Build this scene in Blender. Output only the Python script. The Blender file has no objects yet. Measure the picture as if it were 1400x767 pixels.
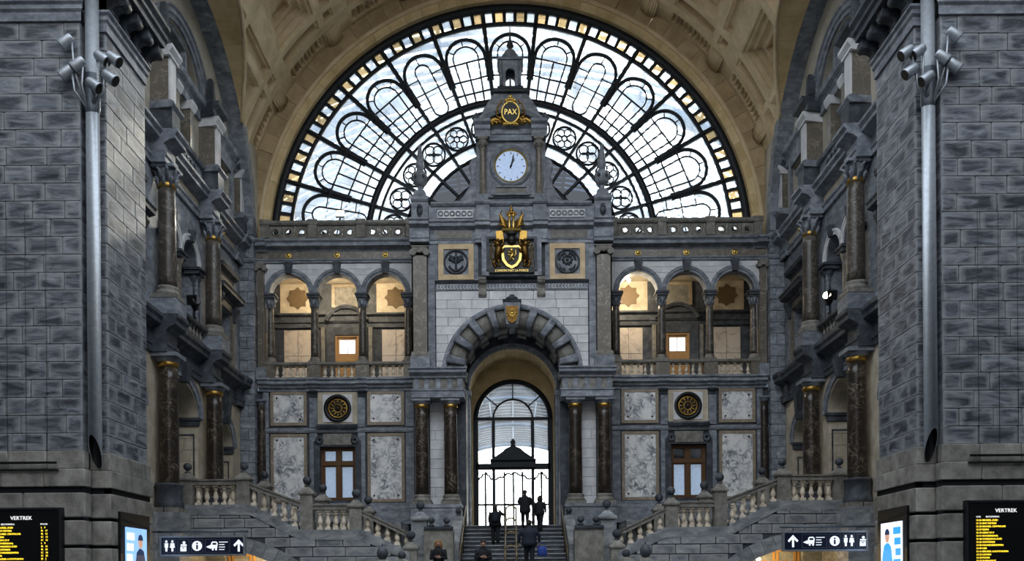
import bpy, bmesh, math, random
from mathutils import Vector, Matrix
from mathutils.geometry import tessellate_polygon
R = math.radians
PI = math.pi
random.seed(7)
scene = bpy.context.scene
COL = scene.collection

# ------------------------------------------------------------------ camera
FPX, HORIZ, CAMZ, D0 = 1190.0, 795.0, 1.6, 40.5     # focal length in px, horizon row, eye height, distance to facade
cam_d = bpy.data.cameras.new('camera')
cam = bpy.data.objects.new('camera', cam_d)
COL.objects.link(cam)
cam.location = (0, -D0, CAMZ)
cam.rotation_euler = (PI/2, R(0.45), 0)
cam_d.sensor_width = 36
cam_d.lens = 36*FPX/1400
cam_d.shift_x = -3/1400
cam_d.shift_y = (HORIZ-383.5)/1400
cam_d.clip_end = 600
scene.camera = cam

# ------------------------------------------------------------------ sky
SUN_DIR = Vector((0.33, 1.0, 0.46)).normalized()
wd = bpy.data.worlds.new('sky'); scene.world = wd
wd.use_nodes = True
nt = wd.node_tree; nt.nodes.clear()
def wn(t): return nt.nodes.new(t)
geo = wn('ShaderNodeTexCoord')
dot = wn('ShaderNodeVectorMath'); dot.operation = 'DOT_PRODUCT'
dot.inputs[1].default_value = SUN_DIR
nt.links.new(geo.outputs['Generated'], dot.inputs[0])
mp = wn('ShaderNodeMapRange'); mp.inputs[1].default_value = 0.74; mp.inputs[2].default_value = 1.0
mp.interpolation_type = 'SMOOTHSTEP'
nt.links.new(dot.outputs['Value'], mp.inputs[0])
mix = wn('ShaderNodeMix'); mix.data_type = 'RGBA'
mix.inputs[6].default_value = (0.84, 0.92, 1.02, 1)
mix.inputs[7].default_value = (7.0, 6.8, 6.4, 1)
nt.links.new(mp.outputs[0], mix.inputs[0])
bg = wn('ShaderNodeBackground'); bg.inputs[1].default_value = 1.5
nt.links.new(mix.outputs[2], bg.inputs[0])
wo = wn('ShaderNodeOutputWorld'); nt.links.new(bg.outputs[0], wo.inputs[0])

# sun, low behind the facade on the right
sd = bpy.data.lights.new('sun', 'SUN'); sd.energy = 11.0; sd.angle = R(3); sd.color = (1, .86, .66)
so = bpy.data.objects.new('sun', sd); COL.objects.link(so)
so.rotation_euler = SUN_DIR.to_track_quat('Z', 'Y').to_euler()
so.location = (20, 60, 40)

vs = scene.view_settings
vs.view_transform = 'Standard'; vs.look = 'None'; vs.gamma = 1; vs.use_curve_mapping = False
vs.exposure = 1.18

# ------------------------------------------------------------------ helpers
def S(d): return FPX/d
def zz(y, d): return CAMZ + (HORIZ-y)*d/FPX
def YD(d): return d-D0

def fr_facade(Y0=0.0):                  # u = X, o = outwards (towards the hall), z
    return lambda u, o, z: (u, Y0-o, z)
def fr_side(s, XW):                     # u = Y, o = outwards (towards the hall axis)
    return lambda u, o, z: (s*(XW-o), u, z)
IDENT = lambda u, o, z: (u, o, z)
FAC = fr_facade(0.0)

def arcpts(uc, zc, r, a0, a1, n, rz=None):
    rz = r if rz is None else rz
    return [(uc+r*math.cos(R(a0+(a1-a0)*i/n)), zc+rz*math.sin(R(a0+(a1-a0)*i/n))) for i in range(n+1)]

class MB:
    def __init__(s, fr=IDENT):
        s.fr = fr; s.v = []; s.f = []; s.sm = []
    def av(s, pts):
        b = len(s.v); s.v += [s.fr(*p) for p in pts]; return b
    def face(s, idx, sm=False):
        s.f.append(tuple(idx)); s.sm.append(sm)
    def box(s, u0, u1, o0, o1, z0, z1):
        b = s.av([(u0,o0,z0),(u1,o0,z0),(u1,o1,z0),(u0,o1,z0),(u0,o0,z1),(u1,o0,z1),(u1,o1,z1),(u0,o1,z1)])
        for q in ((0,1,2,3),(4,5,6,7),(0,1,5,4),(1,2,6,5),(2,3,7,6),(3,0,4,7)): s.face([b+i for i in q])
        return s
    def frust(s, u, o, z0, z1, a0, b0, a1, b1):          # rectangular frustum, half sizes
        b = s.av([(u-a0,o-b0,z0),(u+a0,o-b0,z0),(u+a0,o+b0,z0),(u-a0,o+b0,z0),(u-a1,o-b1,z1),(u+a1,o-b1,z1),(u+a1,o+b1,z1),(u-a1,o+b1,z1)])
        for q in ((0,1,2,3),(4,5,6,7),(0,1,5,4),(1,2,6,5),(2,3,7,6),(3,0,4,7)): s.face([b+i for i in q])
        return s
    def prof(s, u0, u1, pts, m0=0, m1=0):                # extrude a profile of (out, z) along u; m = mitre slope at the ends
        n = len(pts)
        b = s.av([(u0-m0*o, o, z) for o, z in pts]); c = s.av([(u1+m1*o, o, z) for o, z in pts])
        for i in range(n):
            j = (i+1) % n; s.face((b+i, b+j, c+j, c+i))
        s._cap(b, pts); s._cap(c, pts)
        return s
    def _cap(s, b, pts):
        for t in tessellate_polygon([[Vector((p[0], p[1], 0)) for p in pts]]): s.face([b+i for i in t])
    def plate(s, loops, o0, o1):                         # loops of (u, z): first is the outline, others are holes
        flat = [p for l in loops for p in l]
        b = s.av([(p[0], o0, p[1]) for p in flat]); c = s.av([(p[0], o1, p[1]) for p in flat])
        for t in tessellate_polygon([[Vector((p[0], p[1], 0)) for p in l] for l in loops]):
            s.face([b+i for i in t]); s.face([c+i for i in reversed(t)])
        k = 0
        for l in loops:
            n = len(l)
            for i in range(n):
                j = (i+1) % n; s.face((b+k+i, b+k+j, c+k+j, c+k+i))
            k += n
        return s
    def sector(s, uc, zc, r0, r1, a0, a1, o0, o1, n=8, full=False):
        ring = []
        for i in range(n+1):
            a = R(a0+(a1-a0)*i/n); ca, sa = math.cos(a), math.sin(a)
            ring.append(s.av([(uc+r0*ca,o0,zc+r0*sa),(uc+r1*ca,o0,zc+r1*sa),(uc+r1*ca,o1,zc+r1*sa),(uc+r0*ca,o1,zc+r0*sa)]))
        for i in range(n):
            p, q = ring[i], ring[i+1]
            for e in range(4):
                g = (e+1) % 4; s.face((p+e, p+g, q+g, q+e), n > 3)
        if not full:
            s.face([ring[0]+e for e in range(4)]); s.face([ring[-1]+e for e in range(4)])
        return s
    def revarch(s, uc, zc, prof, a0, a1, n=24, caps=True, kz=1.0):  # revolve a profile of (radius, out) about the arch axis
        rings = []
        for i in range(n+1):
            a = R(a0+(a1-a0)*i/n)
            rings.append(s.av([(uc+r*math.cos(a), o, zc+kz*r*math.sin(a)) for r, o in prof]))
        m = len(prof)
        for i in range(n):
            for e in range(m):
                g = (e+1) % m; s.face((rings[i]+e, rings[i]+g, rings[i+1]+g, rings[i+1]+e))
        if caps:
            s._cap(rings[0], prof); s._cap(rings[-1], prof)
        return s
    def lathe(s, prof, u, o, z, n=16, sm=True, sq=1.0):  # profile of (radius, height)
        rings = []
        for r, h in prof:
            rings.append(s.av([(u+r*math.cos(2*PI*i/n), o+sq*r*math.sin(2*PI*i/n), z+h) for i in range(n)]))
        for k in range(len(rings)-1):
            for i in range(n):
                j = (i+1) % n; s.face((rings[k]+i, rings[k]+j, rings[k+1]+j, rings[k+1]+i), sm)
        s.face([rings[0]+i for i in range(n)]); s.face([rings[-1]+i for i in range(n)])
        return s
    def tube(s, pts, r, n=8, closed=False, caps=True):
        pts = [Vector(p) for p in pts]; m = len(pts)
        rs = r if isinstance(r, (list, tuple)) else [r]*m
        rings = []; up = None
        for i in range(m):
            if closed: t = pts[(i+1) % m]-pts[i-1]
            else: t = pts[min(i+1, m-1)]-pts[max(i-1, 0)]
            t.normalize()
            if up is None:
                up = Vector((0,0,1)) if abs(t.z) < .9 else Vector((1,0,0))
            a = t.cross(up); 
            if a.length < 1e-4: a = t.cross(Vector((0,1,0)))
            a.normalize(); b2 = a.cross(t).normalized(); up = b2
            rings.append(s.av([tuple(pts[i]+rs[i]*(math.cos(2*PI*k/n)*a+math.sin(2*PI*k/n)*b2)) for k in range(n)]))
        last = m if closed else m-1
        for i in range(last):
            p, q = rings[i], rings[(i+1) % m]
            for k in range(n):
                l = (k+1) % n; s.face((p+k, p+l, q+l, q+k), True)
        if caps and not closed:
            s.face([rings[0]+k for k in range(n)]); s.face([rings[-1]+k for k in range(n)])
        return s
    def ell(s, c, r, n=10, m=6):
        cu, co, cz = c; ru, ro, rz = r
        prof = []
        rings = []
        for j in range(1, m):
            a = -PI/2+PI*j/m
            rings.append(s.av([(cu+ru*math.cos(a)*math.cos(2*PI*i/n), co+ro*math.cos(a)*math.sin(2*PI*i/n), cz+rz*math.sin(a)) for i in range(n)]))
        b0 = s.av([(cu, co, cz-rz)]); b1 = s.av([(cu, co, cz+rz)])
        for i in range(n):
            j = (i+1) % n
            s.face((b0, rings[0]+j, rings[0]+i), True); s.face((b1, rings[-1]+i, rings[-1]+j), True)
            for k in range(len(rings)-1): s.face((rings[k]+i, rings[k]+j, rings[k+1]+j, rings[k+1]+i), True)
        return s
    def loft(s, secs, n=14):                              # secs of (center, ru, ro) : stacked ellipses
        rings = [s.av([(c[0]+ru*math.cos(2*PI*i/n), c[1]+ro*math.sin(2*PI*i/n), c[2]) for i in range(n)]) for c, ru, ro in secs]
        for k in range(len(rings)-1):
            for i in range(n):
                j = (i+1) % n; s.face((rings[k]+i, rings[k]+j, rings[k+1]+j, rings[k+1]+i), True)
        s.face([rings[0]+i for i in range(n)]); s.face([rings[-1]+i for i in range(n)])
        return s
    def mesh(s, name, off=(0,0,0), bevel=0):
        me = bpy.data.meshes.new(name)
        me.from_pydata([(x-off[0], y-off[1], z-off[2]) for x, y, z in s.v], [], s.f)
        bm = bmesh.new(); bm.from_mesh(me)
        for f, sm in zip(bm.faces, s.sm): f.smooth = sm
        bmesh.ops.recalc_face_normals(bm, faces=bm.faces)
        bm.to_mesh(me); bm.free()
        return me
    def build(s, name, mat, parent=None):
        if parent is None:
            xs = [v[0] for v in s.v]; ys = [v[1] for v in s.v]; zs = [v[2] for v in s.v]
            off = ((min(xs)+max(xs))/2, (min(ys)+max(ys))/2, min(zs))
        else:
            off = wloc(parent)
        o = bpy.data.objects.new(name, s.mesh(name, off))
        o.data.materials.append(M[mat])
        COL.objects.link(o)
        if parent is None: o.location = off
        else: o.parent = parent
        return o

def wloc(o):
    v = Vector((0,0,0))
    while o: v += o.location; o = o.parent
    return v
def tag(o, label, cat=None, group=None, kind=None):
    o['label'] = label
    if cat: o['category'] = cat
    if group: o['group'] = group
    if kind: o['kind'] = kind
    return o
def thing(name, label, cat, loc=(0,0,0), rz=0, group=None, kind=None):
    o = bpy.data.objects.new(name, None); o.empty_display_size = .2
    COL.objects.link(o); o.location = loc; o.rotation_euler = (0,0,rz)
    return tag(o, label, cat, group, kind)
def meshobj(name, me, parent=None, loc=(0,0,0), rot=(0,0,0), scale=(1,1,1)):
    o = bpy.data.objects.new(name, me); COL.objects.link(o)
    if parent: o.parent = parent
    o.location = loc; o.rotation_euler = rot; o.scale = scale
    return o
def dup(root, loc, rz=None, label=None, group=None, scale=None):
    r = root.copy(); COL.objects.link(r); r.location = loc
    if rz is not None: r.rotation_euler = (0,0,rz)
    if scale: r.scale = scale
    if label: r['label'] = label
    if group: r['group'] = group
    for ch in root.children:
        c = ch.copy(); COL.objects.link(c); c.parent = r
        for g in ch.children:
            e = g.copy(); COL.objects.link(e); e.parent = c
    return r
FONT = None
def text_mesh(txt, size, depth=.01, sx=1.0):
    cu = bpy.data.curves.new('text', 'FONT'); cu.body = txt; cu.size = size; cu.extrude = depth
    cu.align_x = 'CENTER'; cu.align_y = 'CENTER'; cu.resolution_u = 2
    ob = bpy.data.objects.new('text', cu)
    me = bpy.data.meshes.new_from_object(ob)
    bpy.data.objects.remove(ob); bpy.data.curves.remove(cu)
    if sx != 1: me.transform(Matrix.Diagonal((sx,1,1,1)))
    return me
def text_part(name, txt, size, loc, mat, parent, depth=.01, rot=(PI/2,0,0), sx=1.0, align='CENTER'):
    me = text_mesh(txt, size, depth, sx)
    if align == 'LEFT' and len(me.vertices):
        x0 = min(v.co.x for v in me.vertices); me.transform(Matrix.Translation((-x0,0,0)))
    me.materials.clear(); me.materials.append(M[mat])
    o = meshobj(name, me, parent, Vector(loc)-wloc(parent), rot)
    return o

# ------------------------------------------------------------------ materials
def lin(h):
    if isinstance(h, str):
        c = [int(h[i:i+2], 16)/255 for i in (0,2,4)]
    else: c = list(h)
    return tuple((x/12.92 if x <= .04045 else ((x+.055)/1.055)**2.4) for x in c)+(1,)
M = {}
def newmat(name):
    m = bpy.data.materials.new(name); m.use_nodes = True; M[name] = m
    n = m.node_tree; n.nodes.clear()
    out = n.nodes.new('ShaderNodeOutputMaterial'); b = n.nodes.new('ShaderNodeBsdfPrincipled')
    n.links.new(b.outputs[0], out.inputs[0])
    return m, n, b, out
def N(n, t, **kw):
    x = n.nodes.new(t)
    for k, v in kw.items(): setattr(x, k, v)
    return x
def ramp(n, stops):
    r = N(n, 'ShaderNodeValToRGB'); e = r.color_ramp.elements
    while len(e) < len(stops): e.new(.5)
    for el, (p, c) in zip(e, stops): el.position = p; el.color = c if len(c) == 4 else lin(c)
    return r
def stone(name, stops, scale=2.0, stretch=(1,1,1), rough=.75, bump=.25, rnd=.35, detail=6, dist=0.0, spec=.3, fine=18.0, edge=None):
    m, n, b, out = newmat(name)
    g = N(n, 'ShaderNodeNewGeometry'); oi = N(n, 'ShaderNodeObjectInfo')
    mul = N(n, 'ShaderNodeMath', operation='MULTIPLY'); mul.inputs[1].default_value = 37.0
    n.links.new(oi.outputs['Random'], mul.inputs[0])
    add = N(n, 'ShaderNodeVectorMath', operation='ADD')
    n.links.new(g.outputs['Position'], add.inputs[0]); n.links.new(mul.outputs[0], add.inputs[1])
    mp = N(n, 'ShaderNodeMapping'); mp.inputs['Scale'].default_value = stretch
    n.links.new(add.outputs[0], mp.inputs[0])
    t = N(n, 'ShaderNodeTexNoise'); t.inputs['Scale'].default_value = scale; t.inputs['Detail'].default_value = detail
    t.inputs['Roughness'].default_value = .62; t.inputs['Distortion'].default_value = dist
    n.links.new(mp.outputs[0], t.inputs['Vector'])
    r = ramp(n, stops); n.links.new(t.outputs['Fac'], r.inputs[0])
    hsv = N(n, 'ShaderNodeHueSaturation'); n.links.new(r.outputs[0], hsv.inputs['Color'])
    mr = N(n, 'ShaderNodeMapRange'); mr.inputs[3].default_value = 1-rnd; mr.inputs[4].default_value = 1+rnd
    n.links.new(oi.outputs['Random'], mr.inputs[0]); n.links.new(mr.outputs[0], hsv.inputs['Value'])
    col = hsv.outputs[0]
    if edge:            # pale weathered margin around each block
        tc = N(n, 'ShaderNodeTexCoord'); sx = N(n, 'ShaderNodeSeparateXYZ')
        av = N(n, 'ShaderNodeVectorMath', operation='ABSOLUTE'); n.links.new(tc.outputs['Object'], av.inputs[0]); n.links.new(av.outputs[0], sx.inputs[0])
        def mm(op, a, b_):
            q = N(n, 'ShaderNodeMath', operation=op); n.links.new(a, q.inputs[0]); n.links.new(b_, q.inputs[1]); return q.outputs[0]
        mn, mxx = mm('MINIMUM', sx.outputs[0], sx.outputs[1]), mm('MAXIMUM', sx.outputs[0], sx.outputs[1])
        sec = mm('MAXIMUM', mn, mm('MINIMUM', mxx, sx.outputs[2]))
        ns = N(n, 'ShaderNodeTexNoise'); ns.inputs['Scale'].default_value = 3.5; ns.inputs['Detail'].default_value = 4; n.links.new(add.outputs[0], ns.inputs['Vector'])
        ad2 = N(n, 'ShaderNodeMath', operation='MULTIPLY_ADD'); n.links.new(ns.outputs['Fac'], ad2.inputs[0]); ad2.inputs[1].default_value = .36; n.links.new(sec, ad2.inputs[2])
        er = N(n, 'ShaderNodeMapRange', interpolation_type='SMOOTHSTEP'); er.inputs[1].default_value = .46; er.inputs[2].default_value = .68; er.inputs[4].default_value = .6; n.links.new(ad2.outputs[0], er.inputs[0])
        em = N(n, 'ShaderNodeMix', data_type='RGBA'); n.links.new(er.outputs[0], em.inputs[0]); n.links.new(col, em.inputs[6]); em.inputs[7].default_value = lin(edge)
        col = em.outputs[2]
    t2 = N(n, 'ShaderNodeTexNoise'); t2.inputs['Scale'].default_value = fine; t2.inputs['Detail'].default_value = 4
    n.links.new(g.outputs['Position'], t2.inputs['Vector'])
    bp = N(n, 'ShaderNodeBump'); bp.inputs['Strength'].default_value = bump; bp.inputs['Distance'].default_value = .03
    n.links.new(t2.outputs['Fac'], bp.inputs['Height'])
    n.links.new(col, b.inputs['Base Color']); n.links.new(bp.outputs[0], b.inputs['Normal'])
    b.inputs['Roughness'].default_value = rough; b.inputs['Specular IOR Level'].default_value = spec
    return m
def marble(name, base, mid, vein, scale=2.0, rough=.3, vpos=(.0,.06,.16), spec=.5, rnd=.15):
    m, n, b, out = newmat(name)
    g = N(n, 'ShaderNodeNewGeometry'); oi = N(n, 'ShaderNodeObjectInfo')
    mul = N(n, 'ShaderNodeMath', operation='MULTIPLY'); mul.inputs[1].default_value = 53.0
    n.links.new(oi.outputs['Random'], mul.inputs[0])
    add = N(n, 'ShaderNodeVectorMath', operation='ADD')
    n.links.new(g.outputs['Position'], add.inputs[0]); n.links.new(mul.outputs[0], add.inputs[1])
    w = N(n, 'ShaderNodeTexNoise'); w.inputs['Scale'].default_value = scale; w.inputs['Detail'].default_value = 5
    w.inputs['Distortion'].default_value = 1.5
    n.links.new(add.outputs[0], w.inputs['Vector'])
    sub = N(n, 'ShaderNodeMath', operation='SUBTRACT'); sub.inputs[1].default_value = .5; n.links.new(w.outputs['Fac'], sub.inputs[0])
    ab = N(n, 'ShaderNodeMath', operation='ABSOLUTE'); n.links.new(sub.outputs[0], ab.inputs[0])
    r = ramp(n, [(vpos[0], vein), (vpos[1], mid), (vpos[2], base)]); n.links.new(ab.outputs[0], r.inputs[0])
    w2 = N(n, 'ShaderNodeTexNoise'); w2.inputs['Scale'].default_value = scale*.8; w2.inputs['Detail'].default_value = 3
    n.links.new(add.outputs[0], w2.inputs['Vector'])
    r2 = ramp(n, [(.35, (0,0,0,1)), (.65, (1,1,1,1))]); n.links.new(w2.outputs['Fac'], r2.inputs[0])
    mx = N(n, 'ShaderNodeMix', data_type='RGBA'); n.links.new(r2.outputs[0], mx.inputs[0])
    n.links.new(r.outputs[0], mx.inputs[6]); mx.inputs[7].default_value = lin(base)
    mx.inputs[0].default_value = .5
    n.links.new(mx.outputs[2], b.inputs['Base Color'])
    b.inputs['Roughness'].default_value = rough; b.inputs['Specular IOR Level'].default_value = spec
    return m
def plain(name, c, rough=.5, metal=0, spec=.4, emit=None, es=1.0, var=.12):
    m, n, b, out = newmat(name)
    g = N(n, 'ShaderNodeNewGeometry')
    t = N(n, 'ShaderNodeTexNoise'); t.inputs['Scale'].default_value = 9; t.inputs['Detail'].default_value = 3
    n.links.new(g.outputs['Position'], t.inputs['Vector'])
    a = lin(c); r = ramp(n, [(.3, tuple(x*(1-var) for x in a[:3])+(1,)), (.7, tuple(min(1,x*(1+var)) for x in a[:3])+(1,))])
    n.links.new(t.outputs['Fac'], r.inputs[0]); n.links.new(r.outputs[0], b.inputs['Base Color'])
    b.inputs['Roughness'].default_value = rough; b.inputs['Metallic'].default_value = metal
    b.inputs['Specular IOR Level'].default_value = spec
    if emit:
        b.inputs['Emission Color'].default_value = lin(emit); b.inputs['Emission Strength'].default_value = es
    return m
def glass(name, tint, haze=.12, hazecol=(.8,.85,.9), streak=.0):
    m, n, b, out = newmat(name); n.nodes.remove(b)
    tr = N(n, 'ShaderNodeBsdfTransparent'); tr.inputs[0].default_value = lin(tint)
    tl = N(n, 'ShaderNodeBsdfTranslucent'); tl.inputs[0].default_value = lin(hazecol)
    gl = N(n, 'ShaderNodeBsdfGlossy'); gl.inputs['Roughness'].default_value = .08
    oi = N(n, 'ShaderNodeObjectInfo')
    g = N(n, 'ShaderNodeNewGeometry')
    t = N(n, 'ShaderNodeTexNoise'); t.inputs['Scale'].default_value = .8; t.inputs['Detail'].default_value = 5
    n.links.new(g.outputs['Position'], t.inputs['Vector'])
    mr = N(n, 'ShaderNodeMapRange'); mr.inputs[1].default_value = .3; mr.inputs[2].default_value = .75
    mr.inputs[3].default_value = haze*.4; mr.inputs[4].default_value = haze*1.7
    n.links.new(t.outputs['Fac'], mr.inputs[0])
    m1 = N(n, 'ShaderNodeMixShader'); n.links.new(mr.outputs[0], m1.inputs[0])
    n.links.new(tr.outputs[0], m1.inputs[1]); n.links.new(tl.outputs[0], m1.inputs[2])
    m2 = N(n, 'ShaderNodeMixShader'); m2.inputs[0].default_value = .05
    n.links.new(m1.outputs[0], m2.inputs[1]); n.links.new(gl.outputs[0], m2.inputs[2])
    n.links.new(m2.outputs[0], out.inputs[0])
    return m

stone('pier_stone', [(.32,'2a2d33'),(.44,'4a4e56'),(.54,'6f737a'),(.7,'979b9f')], scale=1.5, stretch=(.5,.5,2.4), rough=.55, bump=.3, rnd=.14, dist=1.2, spec=.35, edge='9b9d9f')
stone('base_stone', [(.3,'66645f'),(.5,'8a8780'),(.72,'a7a49c')], scale=2.2, rough=.7, bump=.35, rnd=.15)
stone('joint', [(.3,'2d3036'),(.7,'454a52')], scale=3, rough=.9, rnd=0)
stone('blue_stone', [(.3,'60656d'),(.5,'81868e'),(.72,'a6abb1')], scale=2.6, stretch=(1,1,1.6), rough=.55, bump=.2, rnd=.12, dist=.4)
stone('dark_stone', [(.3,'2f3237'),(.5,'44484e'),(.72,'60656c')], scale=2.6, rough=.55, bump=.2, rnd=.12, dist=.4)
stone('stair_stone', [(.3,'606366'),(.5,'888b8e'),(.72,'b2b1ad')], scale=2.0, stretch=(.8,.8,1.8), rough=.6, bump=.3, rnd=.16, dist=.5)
stone('stair_block', [(.3,'62656a'),(.5,'888a8d'),(.72,'b0afab')], scale=2.0, stretch=(.8,.8,1.8), rough=.6, bump=.3, rnd=.16, dist=.5, edge='a4a5a4')
stone('white_stone', [(.3,'c6c6c8'),(.55,'e0e0e1'),(.75,'f2f1ef')], scale=1.6, rough=.7, bump=.12, rnd=.06)
stone('cream_stone', [(.3,'a59a86'),(.55,'c4b8a2'),(.75,'d9cfbb')], scale=1.8, rough=.7, bump=.15, rnd=.08)
stone('gold_stone', [(.3,'c2a878'),(.5,'d8bf90'),(.72,'e8d2a6')], scale=1.1, rough=.75, bump=.15, rnd=.06)
stone('vault_stone', [(.3,'bda681'),(.5,'d2bc96'),(.72,'e4d0ac')], scale=1.1, rough=.75, bump=.15, rnd=.07)
stone('shaded_ring_stone', [(.3,'9a8463'),(.5,'b09a76'),(.72,'c5b08c')], scale=1.1, rough=.75, bump=.15, rnd=.08)  # vault stone darkened, the shade on the arch ring put into its colour
stone('plaster', [(.3,'a09a8c'),(.5,'b5ae9e'),(.72,'c6bfae')], scale=1.2, rough=.8, bump=.15, rnd=.05)
stone('baluster_stone', [(.3,'bcae98'),(.5,'d8cab4'),(.72,'eadfcd')], scale=3, rough=.6, bump=.15, rnd=.08)
stone('rail_stone', [(.3,'65625b'),(.5,'7f7c74'),(.72,'9a978f')], scale=4, rough=.55, bump=.2, rnd=.08)
marble('dark_marble', '2c251f', '463a2f', '8f8373', scale=2.4, rough=.28, vpos=(0,.025,.07))
marble('brown_marble', '6b6459', '7d7568', 'aaa193', scale=3.0, rough=.34, vpos=(0,.03,.1))
marble('white_marble', 'f2f1ee', 'a9acb2', '50545c', scale=2.6, rough=.3, vpos=(0,.05,.15))
marble('side_marble', '453f38', '5b544b', '938a7d', scale=3.0, rough=.34, vpos=(0,.03,.1))
marble('pale_marble', 'cfc3b4', 'bfb1a0', '8f8374', scale=1.0, rough=.35, vpos=(0,.03,.1))
marble('tan_marble', '8d7f6b', '9c8d78', 'bcae9a', scale=3.5, rough=.45, vpos=(0,.03,.1))
plain('gold', 'f0cd74', rough=.36, metal=1)
plain('dark_gold', 'b8924a', rough=.42, metal=1)
plain('bronze', '4a3c28', rough=.45, metal=.8)
plain('black_relief', '1c1a18', rough=.45)
plain('iron', '23272c', rough=.55, metal=.3)
plain('black', '0b0b0d', rough=.4)
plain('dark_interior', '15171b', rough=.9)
plain('pipe_metal', 'a3a9af', rough=.38, metal=.45)
plain('grey_metal', '5d646b', rough=.45, metal=.6)
plain('wood', '5f4022', rough=.5)
plain('light_wood', 'a8804c', rough=.5)
plain('star_brown', '6a573d', rough=.6)
plain('shed_dark', '3f4752', rough=.7)
plain('blind', 'c6d2df', rough=.8, emit='b4c6dc', es=.28)  # glow put into the blinds, standing for daylight on the window
plain('clock_face', 'b4c6e0', rough=.3, emit='9db4d8', es=.22)
plain('roof_lead', '3b4148', rough=.55, metal=.2)
plain('sign_blue', '0c1530', rough=.4)
plain('sign_white', 'e8ecf2', rough=.5, emit='e8ecf2', es=.35)
plain('sign_frame', '9a9ea2', rough=.35, metal=.6)
plain('led_yellow', 'f2d23c', emit='f2cf30', es=1.0)
plain('led_white', 'd9d9d9', emit='d8d8d8', es=.6)
plain('lamp_warm', 'ffe2ac', emit='ffd896', es=14)
plain('lamp_white', 'fff4dc', emit='fff0d0', es=5)
plain('poster_blue', '7fa6d8', emit='86b2ea', es=.55)
plain('poster_white', 'dce8f5', emit='dfeaf6', es=.7)
plain('poster_dark', '1c2a44', emit='1c2a44', es=.6)
plain('poster_bright', '2f86d8', emit='2f86d8', es=.7)
plain('poster_skin', 'b98f78', emit='b98f78', es=.5)
plain('shed_steel', '6e7f92', rough=.7)
plain('shed_panel', 'a9b4c1', rough=.7)
plain('bronze_gold', '6e5229', rough=.38, metal=.9)
plain('rail_bronze', '7d6d53', rough=.4, metal=.6)
stone('peach_stone', [(.3,'c2a680'),(.55,'dac09a'),(.75,'e8d2b0')], scale=1.8, rough=.7, bump=.15, rnd=.05)
plain('platform', '8d8d8a', rough=.8)
plain('skin', 'c59a80', rough=.5)
plain('coat_black', '14151a', rough=.8)
plain('coat_navy', '1b2130', rough=.8)
plain('trouser_dark', '1a1b20', rough=.85)
plain('shoe', '0d0c0c', rough=.5)
plain('hair_blond', '8d6a42', rough=.6)
plain('hair_dark', '2b2019', rough=.6)
plain('bag_blue', '26408a', rough=.7)
plain('eye', '201814', rough=.3)
plain('lip', '9a5a50', rough=.5)
glass('lunette_glass', 'e6ebf0', haze=.36)
glass('door_glass', 'f4f6f8', haze=.08)
glass('amber_glass', 'd9cdb2', haze=.26, hazecol=(.85,.8,.7))
glass('dark_glass', '4a5260', haze=.12, hazecol=(.2,.22,.26))
# ================================================================== STRUCTURE
_unit = {}
def unit_stone(mat):
    if mat not in _unit:
        bm = bmesh.new(); bmesh.ops.create_cube(bm, size=1.0)
        bmesh.ops.bevel(bm, geom=bm.edges[:], offset=.035, segments=1, affect='EDGES')
        me = bpy.data.meshes.new('stone_'+mat); bm.to_mesh(me); bm.free(); me.materials.append(M[mat]); _unit[mat] = me
    return _unit[mat]
def block(fr, parent, mat, u0, u1, o0, o1, z0, z1, name='stone'):
    a = Vector(fr(u0, o0, z0)); b = Vector(fr(u1, o1, z1))
    d = b-a
    return meshobj(name, unit_stone(mat), parent, (a+b)/2-wloc(parent), (0,0,0), (abs(d.x), abs(d.y), abs(d.z)))
def course_wall(fr, parent, mat, u0, u1, z0, z1, rowh, blk, o0, o1, lim=None, gap=.014, seed=1, name='stone', uneven=.012):
    rnd = random.Random(seed)
    n = max(1, round((z1-z0)/rowh)); h = (z1-z0)/n
    for i in range(n):
        za, zb = z0+i*h, z0+(i+1)*h
        ivs = lim(za, zb) if lim else [(u0, u1)]
        for ua, ub in ivs:
            ua, ub = max(ua, u0), min(ub, u1)
            if ub-ua < .06: continue
            cuts = [ua]; x = ua+(blk*.5 if i % 2 else blk)*rnd.uniform(.85, 1.15)
            while x < ub-.25*blk:
                cuts.append(x); x += blk*rnd.uniform(.7, 1.3)
            cuts.append(ub)
            for a, b in zip(cuts, cuts[1:]):
                e = rnd.uniform(0, uneven)
                block(fr, parent, mat, a+gap/2, b-gap/2, o0, o1+e, za+gap/2, zb-gap/2, name)

f = MB(); f.box(-17, 17, -46, 6, -.3, 0)
tag(f.build('floor', 'dark_stone'), 'grey stone floor of the station hall', 'floor', kind='structure')

ZC = 17.62            # springing of all the great arches
RB = 12.65            # main vault
RL, DL = 6.93, 33.0   # side arches: radius and distance of their centre

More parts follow.
